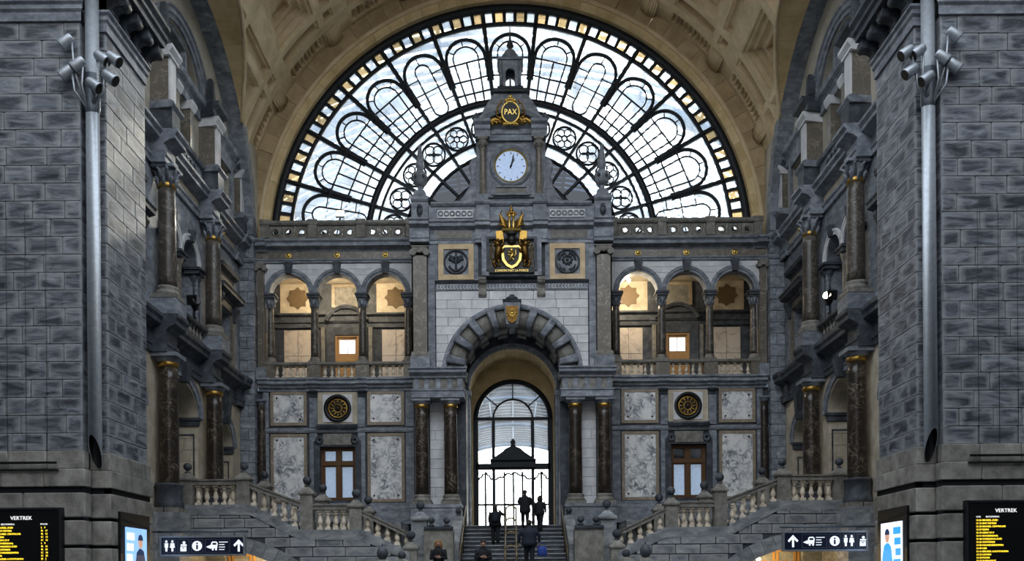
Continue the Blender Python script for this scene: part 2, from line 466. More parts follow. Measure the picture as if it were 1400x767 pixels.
SIDE = {-1: 'left', 1: 'right'}
XP, XPF = 10.97, 11.43          # inner faces of the pier
for s in (-1, 1):
    nm = SIDE[s]
    # ------------------------------------------------ near pier
    root = thing('wall_%s_pier' % nm, 'tall blue-grey coursed stone pier at the %s edge of the hall' % nm, 'wall', (s*12.5, YD(24.5), 0), kind='structure')
    ff = lambda u, o, z, s=s: (s*u, YD(23.13)-o, z)
    fs = lambda u, o, z, s=s: (s*u, YD(23.6)-o, z)
    fi = fr_side(s, XP); fr2 = fr_side(s, XPF)
    c = MB(ff)
    c.box(XPF+.07, 16.5, -3.0, -.07, 0, 18); c.box(XP+.07, XPF+.2, -2.97, -.54, 0, 18)
    c.build('core', 'joint', root)
    kw = dict(uneven=.015)
    course_wall(ff, root, 'pier_stone', XPF, 16.2, 5.16, 16.55, .475, .95, -.2, 0, seed=11+s, **kw)
    course_wall(fs, root, 'pier_stone', XP, XPF+.1, 5.16, 16.55, .475, .6, -.2, 0, seed=12+s, **kw)
    course_wall(fi, root, 'pier_stone', YD(23.6), YD(26.1), 5.16, 16.55, .475, .95, -.2, 0, seed=13+s, **kw)
    block(fr2, root, 'pier_stone', YD(23.13), YD(23.62), -.1, 0, 5.16, 16.55, 'corner_face')
    for (za, zb, pr) in ((4.68, 5.16, .07), (4.2, 4.68, .12)):
        for (fr, a, b, w) in ((ff, XPF-pr, 16.2, 1.1), (fs, XP-pr, XPF-pr+.1, .7), (fi, YD(23.6)-pr, YD(26.1)+pr, 1.2)):
            course_wall(fr, root, 'base_stone', a, b, za, zb, .48, w, -.2, pr, seed=int(za*9)+3*s)
    g = MB(ff); g.box(XPF-.05, 16.2, -.3, .05, 4.05, 4.22); g.box(XP-.05, XPF, -.5, -.42, 4.05, 4.22)
    g2 = MB(fi); g2.box(YD(23.55), YD(26.15), -.1, .05, 4.05, 4.22); g.v += g2.v; k = len(g.v)-len(g2.v)
    for q, sm in zip(g2.f, g2.sm): g.face([k+i for i in q], sm)
    g.build('ledge_groove', 'dark_interior', root)
    z = 4.05
    while z > .1:
        for (fr, a, b, w) in ((ff, XPF-.12, 16.2, 1.6), (fs, XP-.12, XPF-.02, 1.0), (fi, YD(23.48), YD(26.22), 3.0)):
            course_wall(fr, root, 'base_stone', a, b, max(0, z-.66), z, .66, w, -.2, .12, seed=int(z*7)+s)
        z -= .735
    # top ledge + cornice with scroll brackets
    led = [(-.1,16.55),(.07,16.55),(.07,16.78),(.13,16.84),(.13,16.95),(.2,17.0),(.2,17.06),(-.1,17.06)]
    cor = [(-.1,17.66),(.62,17.66),(.62,17.84),(.7,17.9),(.7,18.02),(.8,18.12),(.8,18.24),(-.1,18.24)]
    for nme, pr in (('ledge', led), ('cornice', cor)):
        t = MB(ff); t.prof(XPF, 16.4, pr, 1, 0); t.build(nme, 'dark_stone' if nme == 'cornice' else 'blue_stone', root)
        t = MB(fs); t.prof(XP, XPF+.3, pr, 1, 0); t.build(nme, 'dark_stone' if nme == 'cornice' else 'blue_stone', root)
        t = MB(fi); t.prof(YD(23.6), YD(26.1), pr, 1, .0); t.build(nme, 'dark_stone' if nme == 'cornice' else 'blue_stone', root)
    t = MB(ff); t.box(XPF, 16.4, -.2, 0, 17.06, 17.66); t.box(XP, 12, -.7, -.47, 17.06, 17.66); t.build('frieze', 'blue_stone', root)
    t = MB(fi); t.box(YD(23.6), YD(26.1), -.2, 0, 17.06, 17.66); t.build('frieze', 'blue_stone', root)
    con = [(0,17.08),(.1,17.08),(.16,17.14),(.15,17.24),(.22,17.32),(.38,17.36),(.5,17.44),(.54,17.55),(.52,17.64),(0,17.64)]
    for fr, us in ((fi, [YD(23.85+.72*i) for i in range(4)]), (ff, [XPF+.45+.72*i for i in range(4)])):
        for u in us:
            t = MB(fr); t.prof(u-.17, u+.17, con)
            t.tube([(u-.19, .42, 17.47), (u+.19, .42, 17.47)], .13, 10); t.tube([(u-.18, .1, 17.17), (u+.18, .1, 17.17)], .09, 10)
            t.build('scroll_bracket', 'dark_stone', root)
    t = MB(ff); t.box(XPF+.1, 16, -2.6, -.2, 18.2, 24); t.box(XP+.15, XPF+.3, -2.6, -.6, 18.2, 24); t.build('attic', 'pier_stone', root)

    # ------------------------------------------------ side wall in its arch
    XW = 12.55
    fw = fr_side(s, XW)
    root = thing('wall_%s' % nm, 'dark %s side wall of three tiers under a blind arch' % nm, 'wall', (s*12.6, YD(33), 0), kind='structure')
    def arch_hole(a, b, z0, zs, rise, n=20):
        c0 = (a+b)/2; r = (b-a)/2
        return [(a, z0), (b, z0)] + arcpts(c0, zs, r, 0, 180, n, rise)
    def rect(a, b, z0, z1): return [(a, z0), (b, z0), (b, z1), (a, z1)]
    y = YD
    # ground tier (cream stone)
    h1 = arch_hole(y(31.3), y(34.7), 4.2, 8.2, 1.15); h2 = arch_hole(y(36.6), y(38.9), 4.2, 7.7, .95); h0 = arch_hole(y(27.1), y(29.4), 4.2, 7.7, .95)
    t = MB(fw); t.plate([rect(y(26), y(40.4), 3.3, 10.0), h1, h2, h0], -1.2, 0); t.build('ground_tier', 'cream_stone', root)
    # loggia tier
    a1 = [(y(31.25), 11.2), (y(34.75), 11.2), (y(34.75), 14.2)] + arcpts(y(33.92), 14.2, .78, 0, 180, 14)[1:] + [(y(32.86), 14.2)] + arcpts(y(32.08), 14.2, .78, 0, 180, 14)[1:-1] + [(y(31.25), 14.2)]
    t = MB(fw); t.plate([rect(y(26), y(40.4), 10.0, 17.2), a1, rect(y(36.9), y(38.7), 11.3, 13.6), rect(y(27.2), y(29.0), 11.3, 13.6)], -1.2, 0); t.build('loggia_tier', 'blue_stone', root)
    # window tier
    w = [rect(y(31.45), y(32.15), 18.3, 20.2), rect(y(32.45), y(33.55), 18.3, 20.2), rect(y(33.85), y(34.55), 18.3, 20.2),
         rect(y(37.0), y(38.7), 18.2, 19.9), rect(y(27.3), y(29), 18.2, 19.9),
         [(y(30.9), 21.0), (y(35.1), 21.0)] + arcpts(y(33), 21.0, 2.1, 0, 180, 20, 1.55)[1:-1]]
    t = MB(fw); t.plate([rect(y(26), y(40.4), 17.2, 25.2)]+w, -1.0, 0); t.build('window_tier', 'plaster', root)
    t = MB(fw); t.box(y(26), y(40.4), -1.6, -1.2, 0, 25); t.box(y(31), y(35), -1.2, -.8, 9.9, 11.2); t.build('recess_back', 'dark_stone', root)
    for dc in (30.6, 35.3):
        t = MB(fw); t.box(y(dc)-.55, y(dc)+.55, .2, 1.0, 0, 4.1); t.build('column_base', 'stair_stone', root)
    # plinth below the landing
    t = MB(fw); t.box(y(26), y(40.4), -.4, .25, 0, 4.1); t.build('plinth', 'stair_stone', root)
    # recess linings facing the hall: imposts and sunk panels on the far jamb of the ground arches
    for (u, zt) in ((34.7, 8.05), (38.9, 7.55), (29.4, 7.55)):
        t = MB(fw); t.box(y(u)-.1, y(u)+.02, -1.15, .06, zt-.16, zt+.16); t.box(y(u)-.14, y(u)+.02, -1.15, .1, zt+.05, zt+.16); t.build('impost', 'dark_stone', root)
        course_wall(lambda q, o, z, s=s, u=u: (s*(12.55+q), YD(u)-o, z), root, 'cream_stone', .01, 1.15, 4.1, zt-.18, .46, .62, -.02, .03, seed=int(u*10), uneven=.004)
        t = MB(fw); t.box(y(u)-.045, y(u)+.02, -1.0, -.14, zt-.55, zt-.48); t.box(y(u)-.045, y(u)+.02, -.2, -.14, 4.3, zt-.5); t.build('jamb_panel_frame', 'dark_stone', root)
    # ground arch archivolts + keystone
    for (a, b, zs, rs) in ((31.3, 34.7, 8.2, 1.15), (36.6, 38.9, 7.7, .95), (27.1, 29.4, 7.7, .95)):
        uc, r = y((a+b)/2), (b-a)/2
        t = MB(fw); t.revarch(uc, zs, [(r, 0), (r, .07), (r+.24, .07), (r+.3, .11), (r+.34, .11), (r+.34, 0)], 0, 180, 24, kz=(rs+.1)/(r)); t.build('archivolt', 'blue_stone', root)
        t = MB(fw); t.frust(uc, .1, zs+rs-.1, 9.98, .16, .16, .24, .24); t.build('keystone', 'dark_stone', root)
    # main entablatures, breaking forward over the columns
    ent1 = [(0,9.66),(.1,9.66),(.1,9.86),(.14,9.9),(.14,10.0),(.06,10.02),(.06,10.4),(.14,10.46),(.2,10.52),(.42,10.6),(.42,10.74),(.5,10.84),(.5,10.96),(0,10.98)]
    ent2 = [(0,16.22),(.1,16.22),(.1,16.4),(.15,16.46),(.15,16.55),(.06,16.57),(.06,16.86),(.14,16.92),(.22,16.98),(.44,17.04),(.44,17.16),(.54,17.26),(.54,17.36),(0,17.38)]
    for nme, pr in (('entablature', ent1), ('entablature', ent2)):
        t = MB(fw); t.prof(y(26), y(40.2), pr)
        for dc in (30.6, 35.3, 39.75):
            t.prof(y(dc)-.52, y(dc)+.52, [(o+(.5 if dc < 39 else .12) if o > 0 else 0, z) for o, z in pr])
        t.build(nme, 'dark_stone' if pr is ent1 else 'blue_stone', root)
    # ivory frieze strip between architrave and cornice of the upper order
    t = MB(fw); t.box(y(31.2), y(34.7), .055, .075, 16.6, 16.85); t.box(y(36), y(39.2), .055, .075, 16.6, 16.85); t.build('frieze_panel', 'cream_stone', root)
    for d in (28.1, 37.6):
        t = MB(fw); t.ell((y(d), .12, 16.72), (.09, .06, .09)); t.build('gold_boss', 'gold', root)
    # loggia arches: archivolts, little column, pilaster responds
    for uc in (32.08, 33.92):
        t = MB(fw); t.revarch(y(uc), 14.2, [(.78,0),(.78,.06),(.9,.06),(.92,.1),(1.0,.1),(1.0,0)], 0, 180, 18); t.build('archivolt', 'white_stone', root)
        t = MB(fw); t.frust(y(uc), .08, 14.92, 15.35, .09, .1, .14, .14); t.build('keystone', 'dark_stone', root)
    for u in (31.1, 33.0, 34.9):
        t = MB(fw); t.box(y(u)-.3, y(u)+.3, -.5, .12, 13.95, 14.2); t.box(y(u)-.36, y(u)+.36, -.55, .17, 14.1, 14.2); t.build('impost', 'dark_stone', root)
        t = MB(fw); t.lathe([(.25,0),(.25,.06),(.19,.12),(.17,.2),(.16,2.0),(.18,2.1),(.16,2.14),(.2,2.3),(.27,2.5),(.2,2.52)], y(u), -.15, 11.45, 12); t.build('small_column', 'brown_marble' if u == 33.0 else 'dark_stone', root)
        t = MB(fw); t.box(y(u)-.2, y(u)+.2, -.35, .05, 11.0, 11.45); t.build('pedestal', 'dark_stone', root)
    # windows with hoods in the narrow bays
    for dc in (37.8, 28.1):
        t = MB(fw); t.plate([rect(y(dc-1.2), y(dc+1.2), 11.1, 13.9), rect(y(dc-.9), y(dc+.9), 11.3, 13.6)], 0, .12); t.build('window_surround', 'brown_marble', root)
        t = MB(fw); t.prof(y(dc-1.4), y(dc+1.4), [(0,13.9),(.15,13.9),(.2,14.0),(.5,14.1),(.5,14.22),(.55,14.3),(0,14.34)]); t.build('window_hood', 'dark_stone', root)
        t = MB(fw); t.prof(y(dc-1.1), y(dc+1.1), [(0,14.9),(.1,14.9),(.15,15.0),(.35,15.1),(.4,15.25),(0,15.28)]); t.build('panel_cornice', 'dark_stone', root)
        t = MB(fw); t.box(y(dc-.9), y(dc+.9), .0, .12, 14.34, 14.9); t.build('panel', 'brown_marble', root)
        for e in (-1, 1):
            t = MB(fw); t.prof(y(dc+e*1.05)-.13, y(dc+e*1.05)+.13, [(.1,13.2),(.2,13.25),(.25,13.5),(.4,13.8),(.4,13.9),(.1,13.9)]); t.build('scroll_bracket', 'dark_stone', root)
    # upper pedestals, pilasters, capitals, entablature, obelisks
    t = MB(fw); t.box(y(31.1), y(34.8), 0, .2, 17.38, 18.2); t.prof(y(31.1), y(34.8), [(0,18.14),(.3,18.14),(.36,18.24),(0,18.3)]); t.build('apron', 'blue_stone', root)
    for i in range(5):
        t = MB(fw); t.sector(y(32.2+.4*i), 17.78, .1, .17, 0, 360, .2, .26, 12, True); t.build('roundel', 'dark_stone', root)
    for dc in (30.6, 35.3, 39.75):
        oo = .5 if dc < 39 else .12
        t = MB(fw); t.box(y(dc)-.36, y(dc)+.36, 0, oo+.3, 17.38, 18.16); t.build('pedestal', 'dark_stone', root)
        t = MB(fw); t.prof(y(dc)-.36, y(dc)+.36, [(0,18.14),(oo+.3,18.14),(oo+.4,18.26),(oo+.4,18.32),(oo+.28,18.4),(0,18.4)], .15, .15); t.build('pedestal_cap', 'blue_stone', root)
        t = MB(fw); t.box(y(dc)-.3, y(dc)+.3, 0, oo+.14, 18.4, 19.98); t.build('pilaster', 'brown_marble', root)
        t = MB(fw); t.box(y(dc)-.26, y(dc)+.26, 0, oo+.2, 18.4, 19.98); t.build('pilaster_edge', 'white_stone', root)  # white face paints in the bright light on the hall side
        t = MB(fw); t.prof(y(dc)-.3, y(dc)+.3, [(0,19.98),(oo+.26,19.98),(oo+.24,20.08),(oo+.36,20.22),(oo+.36,20.34),(0,20.34)], .2, .2); t.build('capital', 'white_stone', root)
        t = MB(fw); t.prof(y(dc)-.4, y(dc)+.4, [(0,20.34),(oo+.2,20.34),(oo+.2,20.6),(oo+.4,20.72),(oo+.46,20.86),(0,20.9)], .25, .25); t.build('entablature_block', 'dark_stone', root)
    t = MB(fw); t.prof(y(26), y(40.2), [(0,20.2),(.12,20.2),(.12,20.5),(.2,20.6),(.34,20.7),(.4,20.84),(0,20.88)]); t.build('upper_cornice', 'blue_stone', root)
    for dc in (32.3, 33.7):
        t = MB(fw); t.box(y(dc)-.17, y(dc)+.17, -.3, .22, 18.3, 19.95); t.build('pilaster', 'brown_marble', root)
        t = MB(fw); t.prof(y(dc)-.2, y(dc)+.2, [(-.3,19.9),(.24,19.9),(.34,20.12),(.34,20.22),(-.3,20.22)], .2, .2); t.build('capital', 'white_stone', root)
    t = MB(fw); t.revarch(y(33), 21.0, [(2.1,-.05),(2.1,.1),(2.3,.1),(2.34,.18),(2.55,.18),(2.6,.25),(2.68,.25),(2.68,0)], 0, 180, 32, kz=.76); t.build('lunette_archivolt', 'blue_stone', root)
    for u in (32.0, 33.0, 34.0):
        t = MB(fw); t.box(y(u)-.1, y(u)+.1, -.4, -.1, 20.9, 22.55); t.build('mullion', 'blue_stone', root)
    for dc in (37.85, 28.15):
        t = MB(fw); t.plate([rect(y(dc-1.15), y(dc+1.15), 17.4, 20.2), rect(y(dc-.85), y(dc+.85), 18.2, 19.9)], 0, .12); t.build('window_surround', 'blue_stone', root)
    # floors inside the recesses
    # ------------------------------------------------ jamb and voussoirs of the side arch
    root = thing('wall_%s_arch' % nm, 'blue-grey stone arch and corner jamb framing the %s side wall' % nm, 'wall', (s*12.2, YD(40.2), 0), kind='structure')
    fa = fr_side(s, 12.55)
    course_wall(lambda u, o, z, s=s: (s*(12.55-u), YD(40.0)-o, z), root, 'blue_stone', 0, .69, 3.5, ZC, .52, .8, -.45, 0, seed=31+s, uneven=.006)
    t = MB(fa); t.box(y(40.06), y(40.6), -.3, .66, 0, ZC+.3); t.build('core', 'joint', root)
    for zi in (17.3, 16.35):
        t = MB(lambda u, o, z, s=s: (s*(12.55-u), YD(40.0)-o, z)); t.prof(-.0, .69, [(-.4,zi),(.06,zi),(.1,zi+.1),(.1,zi+.18),(-.4,zi+.18)], 0, 1); t.build('impost', 'blue_stone', root)
    nv = 26
    for i in range(nv):
        a0, a1 = 180*i/nv, 180*(i+1)/nv
        t = MB(fa); t.sector(y(DL), ZC, RL, RL+.55, a0+.05, a1-.05, -.1, .68+.004*(i % 3), 3); t.build('voussoir', 'blue_stone', root)
    t = MB(fa); t.sector(y(DL), ZC, RL+.05, RL+3, 0, 180, -.1, .6, 40); t.build('spandrel', 'plaster', root)
    t = MB(fa); t.box(y(26.0), y(26.12), -.3, .66, 0, ZC); t.build('near_jamb', 'blue_stone', root)

# ------------------------------------------------------------------ unseen walls behind the viewpoint, added to cut low sky light; open above
t = MB(); t.box(-17.4, 17.4, -45.6, -45.0, 0, 30); tag(t.build('wall_front', 'dark_stone'), 'unseen stone wall added at the near end of the hall to block low light', 'wall', kind='structure')
for s in (-1, 1):
    t = MB(); a, b = sorted((s*16.6, s*17.2)); t.box(a, b, -45, YD(23.2), 0, 30); tag(t.build('wall_%s_front' % SIDE[s], 'dark_stone'), 'unseen stone %s wall added before the pier to block low light' % SIDE[s], 'wall', kind='structure')
# ------------------------------------------------------------------ vault
root = thing('ceiling', 'honey-coloured coffered stone barrel vault over the hall', 'ceiling', (0, YD(34), ZC), kind='structure')
RLg = RL+.03
def inside_lat(z, d):
    q = RLg*RLg-(d-DL)**2
    return q > 0 and (z-ZC) < math.sqrt(q)
def coffer_h(a, d, cell):
    a0, a1, d0, d1, kind = cell
    e = min((a-a0)*RB*PI/180, (a1-a)*RB*PI/180, d-d0, d1-d)      # distance to cell edge
    if kind == 'rib': return 0
    if kind == 'small': return .3 if e > .16 else (.12 if e > .08 else 0)
    if kind == 'flute':
        k = ((a-a0)*RB*PI/180) % .24
        return (.2 if .06 < k < .2 else .02) if e > .12 else 0
    if kind == 'large': return .85 if e > .78 else .6 if e > .6 else .56 if e > .48 else .34 if e > .34 else .3 if e > .26 else .12 if e > .14 else 0
    return 0
def cell_mesh(cell):
    a0, a1, d0, d1, kind = cell
    st = (.05 if d0 > 35 and (24 < (a0+a1)/2 < 72 or 108 < (a0+a1)/2 < 156) else .1) if kind != 'rib' else .1
    na = max(1, int((a1-a0)*RB*PI/180/st)); nd = max(1, int((d1-d0)/st))
    v = {}; mb = MB(); idx = {}
    def vert(i, j):
        if (i, j) in idx: return idx[(i, j)]
        a = a0+(a1-a0)*i/na; d = d0+(d1-d0)*j/nd
        r = RB+coffer_h(a, d, cell)
        x, zq = r*math.cos(R(a)), ZC+r*math.sin(R(a))
        idx[(i, j)] = mb.av([(x, YD(d), zq)]); return idx[(i, j)]
    for i in range(na):
        for j in range(nd):
            am = a0+(a1-a0)*(i+.5)/na; dm = d0+(d1-d0)*(j+.5)/nd
            if inside_lat(ZC+RB*math.sin(R(am)), dm): continue
            mb.face((vert(i, j), vert(i+1, j), vert(i+1, j+1), vert(i, j+1)))
    return mb
cells = []
rows = [(26.2, 26.6, 'rib'), (26.6, 30.2, 'large'), (30.2, 30.5, 'rib'), (30.5, 31.3, 'small'), (31.3, 31.6, 'rib'), (31.6, 35.2, 'large'), (35.2, 35.5, 'rib'), (35.5, 38.7, 'large'),
        (38.7, 38.95, 'rib'), (38.95, 39.7, 'small'), (39.7, 40.0, 'rib'), (40.0, 40.85, 'flute'), (40.85, 41.05, 'rib')]
step = 18.0
for i in range(8):
    a0 = 18+i*step
    for d0, d1, k in rows:
        if k == 'rib': cells.append((a0, a0+step, d0, d1, 'rib')); continue
        cells.append((a0, a0+3, d0, d1, 'rib'))
        if k == 'large':
            cells.append((a0+3, a0+6, d0, d1, 'small')); cells.append((a0+6, a0+7, d0, d1, 'rib')); cells.append((a0+7, a0+step, d0, d1, 'large'))
        elif k == 'small':
            cells.append((a0+3, a0+6, d0, d1, 'small')); cells.append((a0+6, a0+7, d0, d1, 'rib')); cells.append((a0+7, a0+step, d0, d1, 'small'))
        else:
            cells.append((a0+3, a0+6.5, d0, d1, 'rib')); cells.append((a0+6.5, a0+step, d0, d1, 'flute'))
for c in cells:
    mb = cell_mesh(c)
    if mb.f: mb.build({'rib': 'vault_rib', 'large': 'coffer', 'small': 'coffer', 'flute': 'fluted_panel'}[c[4]], 'vault_stone', root)
# shell consoles standing on the ribs next to the great arch
for i in range(8):
    for ac in (18+i*step+4.7,):
        ar = R(ac); t = MB()
        for k in range(7):
            q = (k-3)/3.0; aa = R(ac+q*1.45)
            r0 = RB-.03-.14*math.cos(q*1.2)
            t.tube([((RB-.02)*math.cos(aa), YD(40.1), ZC+(RB-.02)*math.sin(aa)), (r0*math.cos(aa), YD(40.55), ZC+r0*math.sin(aa)), ((r0-.06)*math.cos(aa), YD(40.95), ZC+(r0-.06)*math.sin(aa))], [.05,.07,.08], 8)
        t.build('shell_console', 'vault_stone', root)
# smooth cross vaults cutting in from the side arches, and their groin beads
def xint(z): return math.sqrt(max(0.0, RB*RB-(z-ZC)**2))
for s in (-1, 1):
    amin = math.degrees(math.asin(math.sqrt(RB*RB-11.88**2)/RLg))
    nst = 12
    for i in range(nst):
        a0 = amin+(180-2*amin)*i/nst; a1 = amin+(180-2*amin)*(i+1)/nst
        t = MB(); n = 5; pr = []
        for k in range(n+1):
            a = R(a0+.04+(a1-a0-.08)*k/n); yv, zv = YD(DL)+RLg*math.cos(a), ZC+RLg*math.sin(a)
            zo = ZC+(RLg+.15)*math.sin(a); yo = YD(DL)+(RLg+.15)*math.cos(a)
            xi = xint(zv)
            pr.append(t.av([(s*11.86, yv, zv), (s*xi, yv, zv), (s*xi, yo, zo), (s*11.86, yo, zo)]))
        for p, q in zip(pr, pr[1:]):
            for e in range(4): t.face((p+e, p+(e+1) % 4, q+(e+1) % 4, q+e))
        t.face([pr[0]+e for e in range(4)]); t.face([pr[-1]+e for e in range(4)])
        t.build('cross_vault_stone', 'gold_stone', root)
    pts = []
    for k in range(61):
        a = R(amin+(180-2*amin)*k/60); zv = ZC+RLg*math.sin(a)
        pts.append((s*xint(zv), YD(DL)+RLg*math.cos(a), zv))
    t = MB(); t.tube(pts, .085, 8); t.build('groin_bead', 'vault_stone', root)

# ------------------------------------------------------------------ great arch of the facade
root = thing('wall_back_arch', 'honey-coloured stone arch ring around the great lunette window', 'wall', (0, YD(41), ZC), kind='structure')
fg = fr_facade(YD(41.0))
nv = 44
for i in range(nv):
    a0, a1 = 180*i/nv, 180*(i+1)/nv
    t = MB(fg); t.sector(0, ZC, 11.95, RB+.6, a0+.04, a1-.04, -.6, .005*(i % 3), 3); t.build('voussoir', 'shaded_ring_stone', root)
t = MB(fg); t.revarch(0, ZC, [(11.96,-.3),(11.96,.05),(11.9,.1),(11.84,.1),(11.76,.06),(11.74,-.3)], -2, 182, 80); t.build('roll_moulding', 'vault_stone', root)
for i in range(nv):
    a0, a1 = -2+184*i/nv, -2+184*(i+1)/nv
    t = MB(fg); t.revarch(0, ZC, [(11.76,.0),(11.56,-.04),(11.44,-.12),(11.42,-.5),(11.6,-.6),(12.0,-.6)], a0+.03, a1-.03, 3); t.build('reveal_stone', 'gold_stone', root)

# ------------------------------------------------------------------ lunette window
DG = 41.5
root = thing('window_1', 'great fan-shaped iron and glass lunette window above the facade', 'window', (0, YD(DG), ZC), kind='structure')
fl = fr_facade(YD(DG))
SP = 13.4
spokes = [90+SP*(k+.5) for k in range(-7, 7)]
def bar(mb, r0, r1, a, w0, w1, o0, o1):
    ca, sa = math.cos(R(a)), math.sin(R(a))
    p = [(r0*ca+sa*w0, ZC+r0*sa-ca*w0), (r1*ca+sa*w1, ZC+r1*sa-ca*w1), (r1*ca-sa*w1, ZC+r1*sa+ca*w1), (r0*ca-sa*w0, ZC+r0*sa+ca*w0)]
    mb.plate([p], o0, o1)
for a in spokes:
    t = MB(fl); bar(t, 3.2, 11.2, a, .05, .1, -.06, .12); bar(t, 6.6, 11.2, a, .03, .04, .12, .2)
    sp = t.build('spoke', 'iron', root)
    ca, sa = math.cos(R(a)), math.sin(R(a))
    t = MB(fl); t.lathe([(.06,-.22),(.15,-.1),(.17,0),(.15,.1),(.06,.22)], 8.95*ca, .1, ZC+8.95*sa, 8); t.build('boss', 'iron', sp)
for nme, r0, r1, o1 in (('outer_ring', 11.1, 11.4, .15), ('band_ring', 10.46, 10.6, .12), ('thick_ring', 6.72, 6.98, .16), ('thin_ring', 6.38, 6.47, .1), ('inner_ring', 5.0, 5.12, .12), ('hub_ring', 4.4, 4.5, .1), ('core_ring', 3.2, 3.42, .14)):
    t = MB(fl); t.sector(0, ZC, r0, r1+(.08 if nme == 'outer_ring' else 0), 0, 180, -.08, o1, 90); t.build(nme, 'iron', root)
def pol(r, a): return (r*math.cos(R(a)), ZC+r*math.sin(R(a)))
for b in range(-7, 8):
    ac = 90+SP*b
    lo, hi = max(ac-SP/2, 0.2), min(ac+SP/2, 179.8)
    if hi-lo < 1: continue
    whole = hi-lo > SP-.1 or abs(b) == 6
    idx = abs(b)
    if idx <= 6:
        ca, sa = math.cos(R(ac)), math.sin(R(ac))
        def loc(rr, tt): return (rr*ca-tt*sa, .03, ZC+rr*sa+tt*ca)
        t = MB(fl)
        ru = .93; rc = 9.12
        U = [loc(7.9, -.84), loc(8.6, -.91)]+[loc(rc+ru*math.sin(R(q)), -ru*math.cos(R(q))) for q in range(0, 181, 12)]+[loc(8.6, .91), loc(7.9, .84)]
        t.tube(U, .085, 6); t.build('petal_arch', 'iron', root)
        t = MB(fl)
        if idx in (3-1, 6):       # elongated oval inside
            rr = .36
            O = [loc(9.25+rr*math.sin(R(q)), -rr*math.cos(R(q))) for q in range(0, 181, 15)]+[loc(7.35-rr*math.sin(R(q)), rr*math.cos(R(q))) for q in range(0, 181, 15)]
            t.tube(O, .04, 6, closed=True)
            for rr2 in (9.0, 7.6): t.tube([loc(rr2, -.95), loc(rr2, -.36)], .03, 5); t.tube([loc(rr2, .36), loc(rr2, .95)], .03, 5)
            t.tube([loc(8.3, -.95), loc(8.3, .95)], .03, 5); t.tube([loc(9.61, 0), loc(10.05, 0)], .03, 5); t.tube([loc(6.95, 0), loc(6.99, 0)], .03, 5)
        else:
            rr = .6
            t.tube([loc(6.95, -.4)]+[loc(9.12+rr*math.sin(R(q)), -rr*math.cos(R(q))) for q in range(0, 181, 15)]+[loc(6.95, .4)], .04, 6)
            for rr2, hw in ((7.45, .9), (8.1, .95), (8.95, 1.0)): t.tube([loc(rr2, -hw), loc(rr2, hw)], .042, 5)
            t.tube([loc(6.95, 0), loc(8.95, 0)], .042, 5)
            for q in (35, 90, 145): t.tube([loc(9.12+rr*math.sin(R(q)), -rr*math.cos(R(q))), loc(9.12+.92*math.sin(R(q)), -.92*math.cos(R(q)))], .03, 5)
        t.build('glazing_bar', 'iron', root)
        # rosette near the hub
        t = MB(fl); cx, cz = pol(5.68, ac)
        t.sector(cx, cz, .5, .58, 0, 360, -.03, .06, 24, True)
        if idx % 2 == 0:
            for q in range(6): t.sector(cx+.3*math.cos(R(60*q)), cz+.3*math.sin(R(60*q)), .15, .19, 0, 360, -.02, .04, 12, True)
            t.sector(cx, cz, .1, .14, 0, 360, -.02, .04, 12, True)
        else:
            for q in range(4):
                t.sector(cx+.26*math.cos(R(45+90*q)), cz+.26*math.sin(R(45+90*q)), .2, .245, 0, 360, -.02, .04, 14, True)
            t.sector(cx, cz, .06, .1, 0, 360, -.02, .04, 10, True)
        t.build('rosette', 'iron', root)
    # bars of the outer band and the panes
    t = MB(fl)
    for q in range(6):
        aa = lo+(hi-lo)*q/5
        bar(t, 10.55, 11.15, aa, .07, .08, -.05, .1)
    t.build('band_bar', 'iron', root)
    g = .12
    for q in range(5):
        aa, ab = lo+(hi-lo)*q/5+.35, lo+(hi-lo)*(q+1)/5-.35
        if ab <= aa: continue
        p = MB(fl); p.sector(0, ZC, 10.6, 11.1, aa, ab, -.01, .01, 2); p.build('pane', 'amber_glass' if (q+b) % 2 else 'lunette_glass', root)
    for r0, r1 in ((6.98, 7.45), (7.45, 8.1), (8.1, 8.95), (8.95, 10.46)):
        for q in range(3):
            p = MB(fl); p.sector(0, ZC, r0+.02, r1-.02, lo+(hi-lo)*q/3+.06, lo+(hi-lo)*(q+1)/3-.06, -.01, .01, 2); p.build('pane', 'lunette_glass', root)
    for r0, r1, m_, k in ((5.12, 6.4, 'lunette_glass', 2), (4.5, 5.0, 'lunette_glass', 1), (3.42, 4.4, 'dark_glass', 1), (6.47, 6.72, 'lunette_glass', 1)):
        for q in range(k):
            p = MB(fl); p.sector(0, ZC, r0, r1, lo+(hi-lo)*q/k+.06, lo+(hi-lo)*(q+1)/k-.06, -.01, .01, 3); p.build('pane', m_, root)
for q in range(6):
    t = MB(fl); bar(t, .2, 3.25, 30*q+15, .03, .04, -.03, .05); t.build('glazing_bar', 'iron', root)
    p = MB(fl); p.sector(0, ZC, .05, 3.2, 30*q, 30*q+30, -.01, .01, 4); p.build('pane', 'amber_glass' if q % 2 else 'lunette_glass', root)

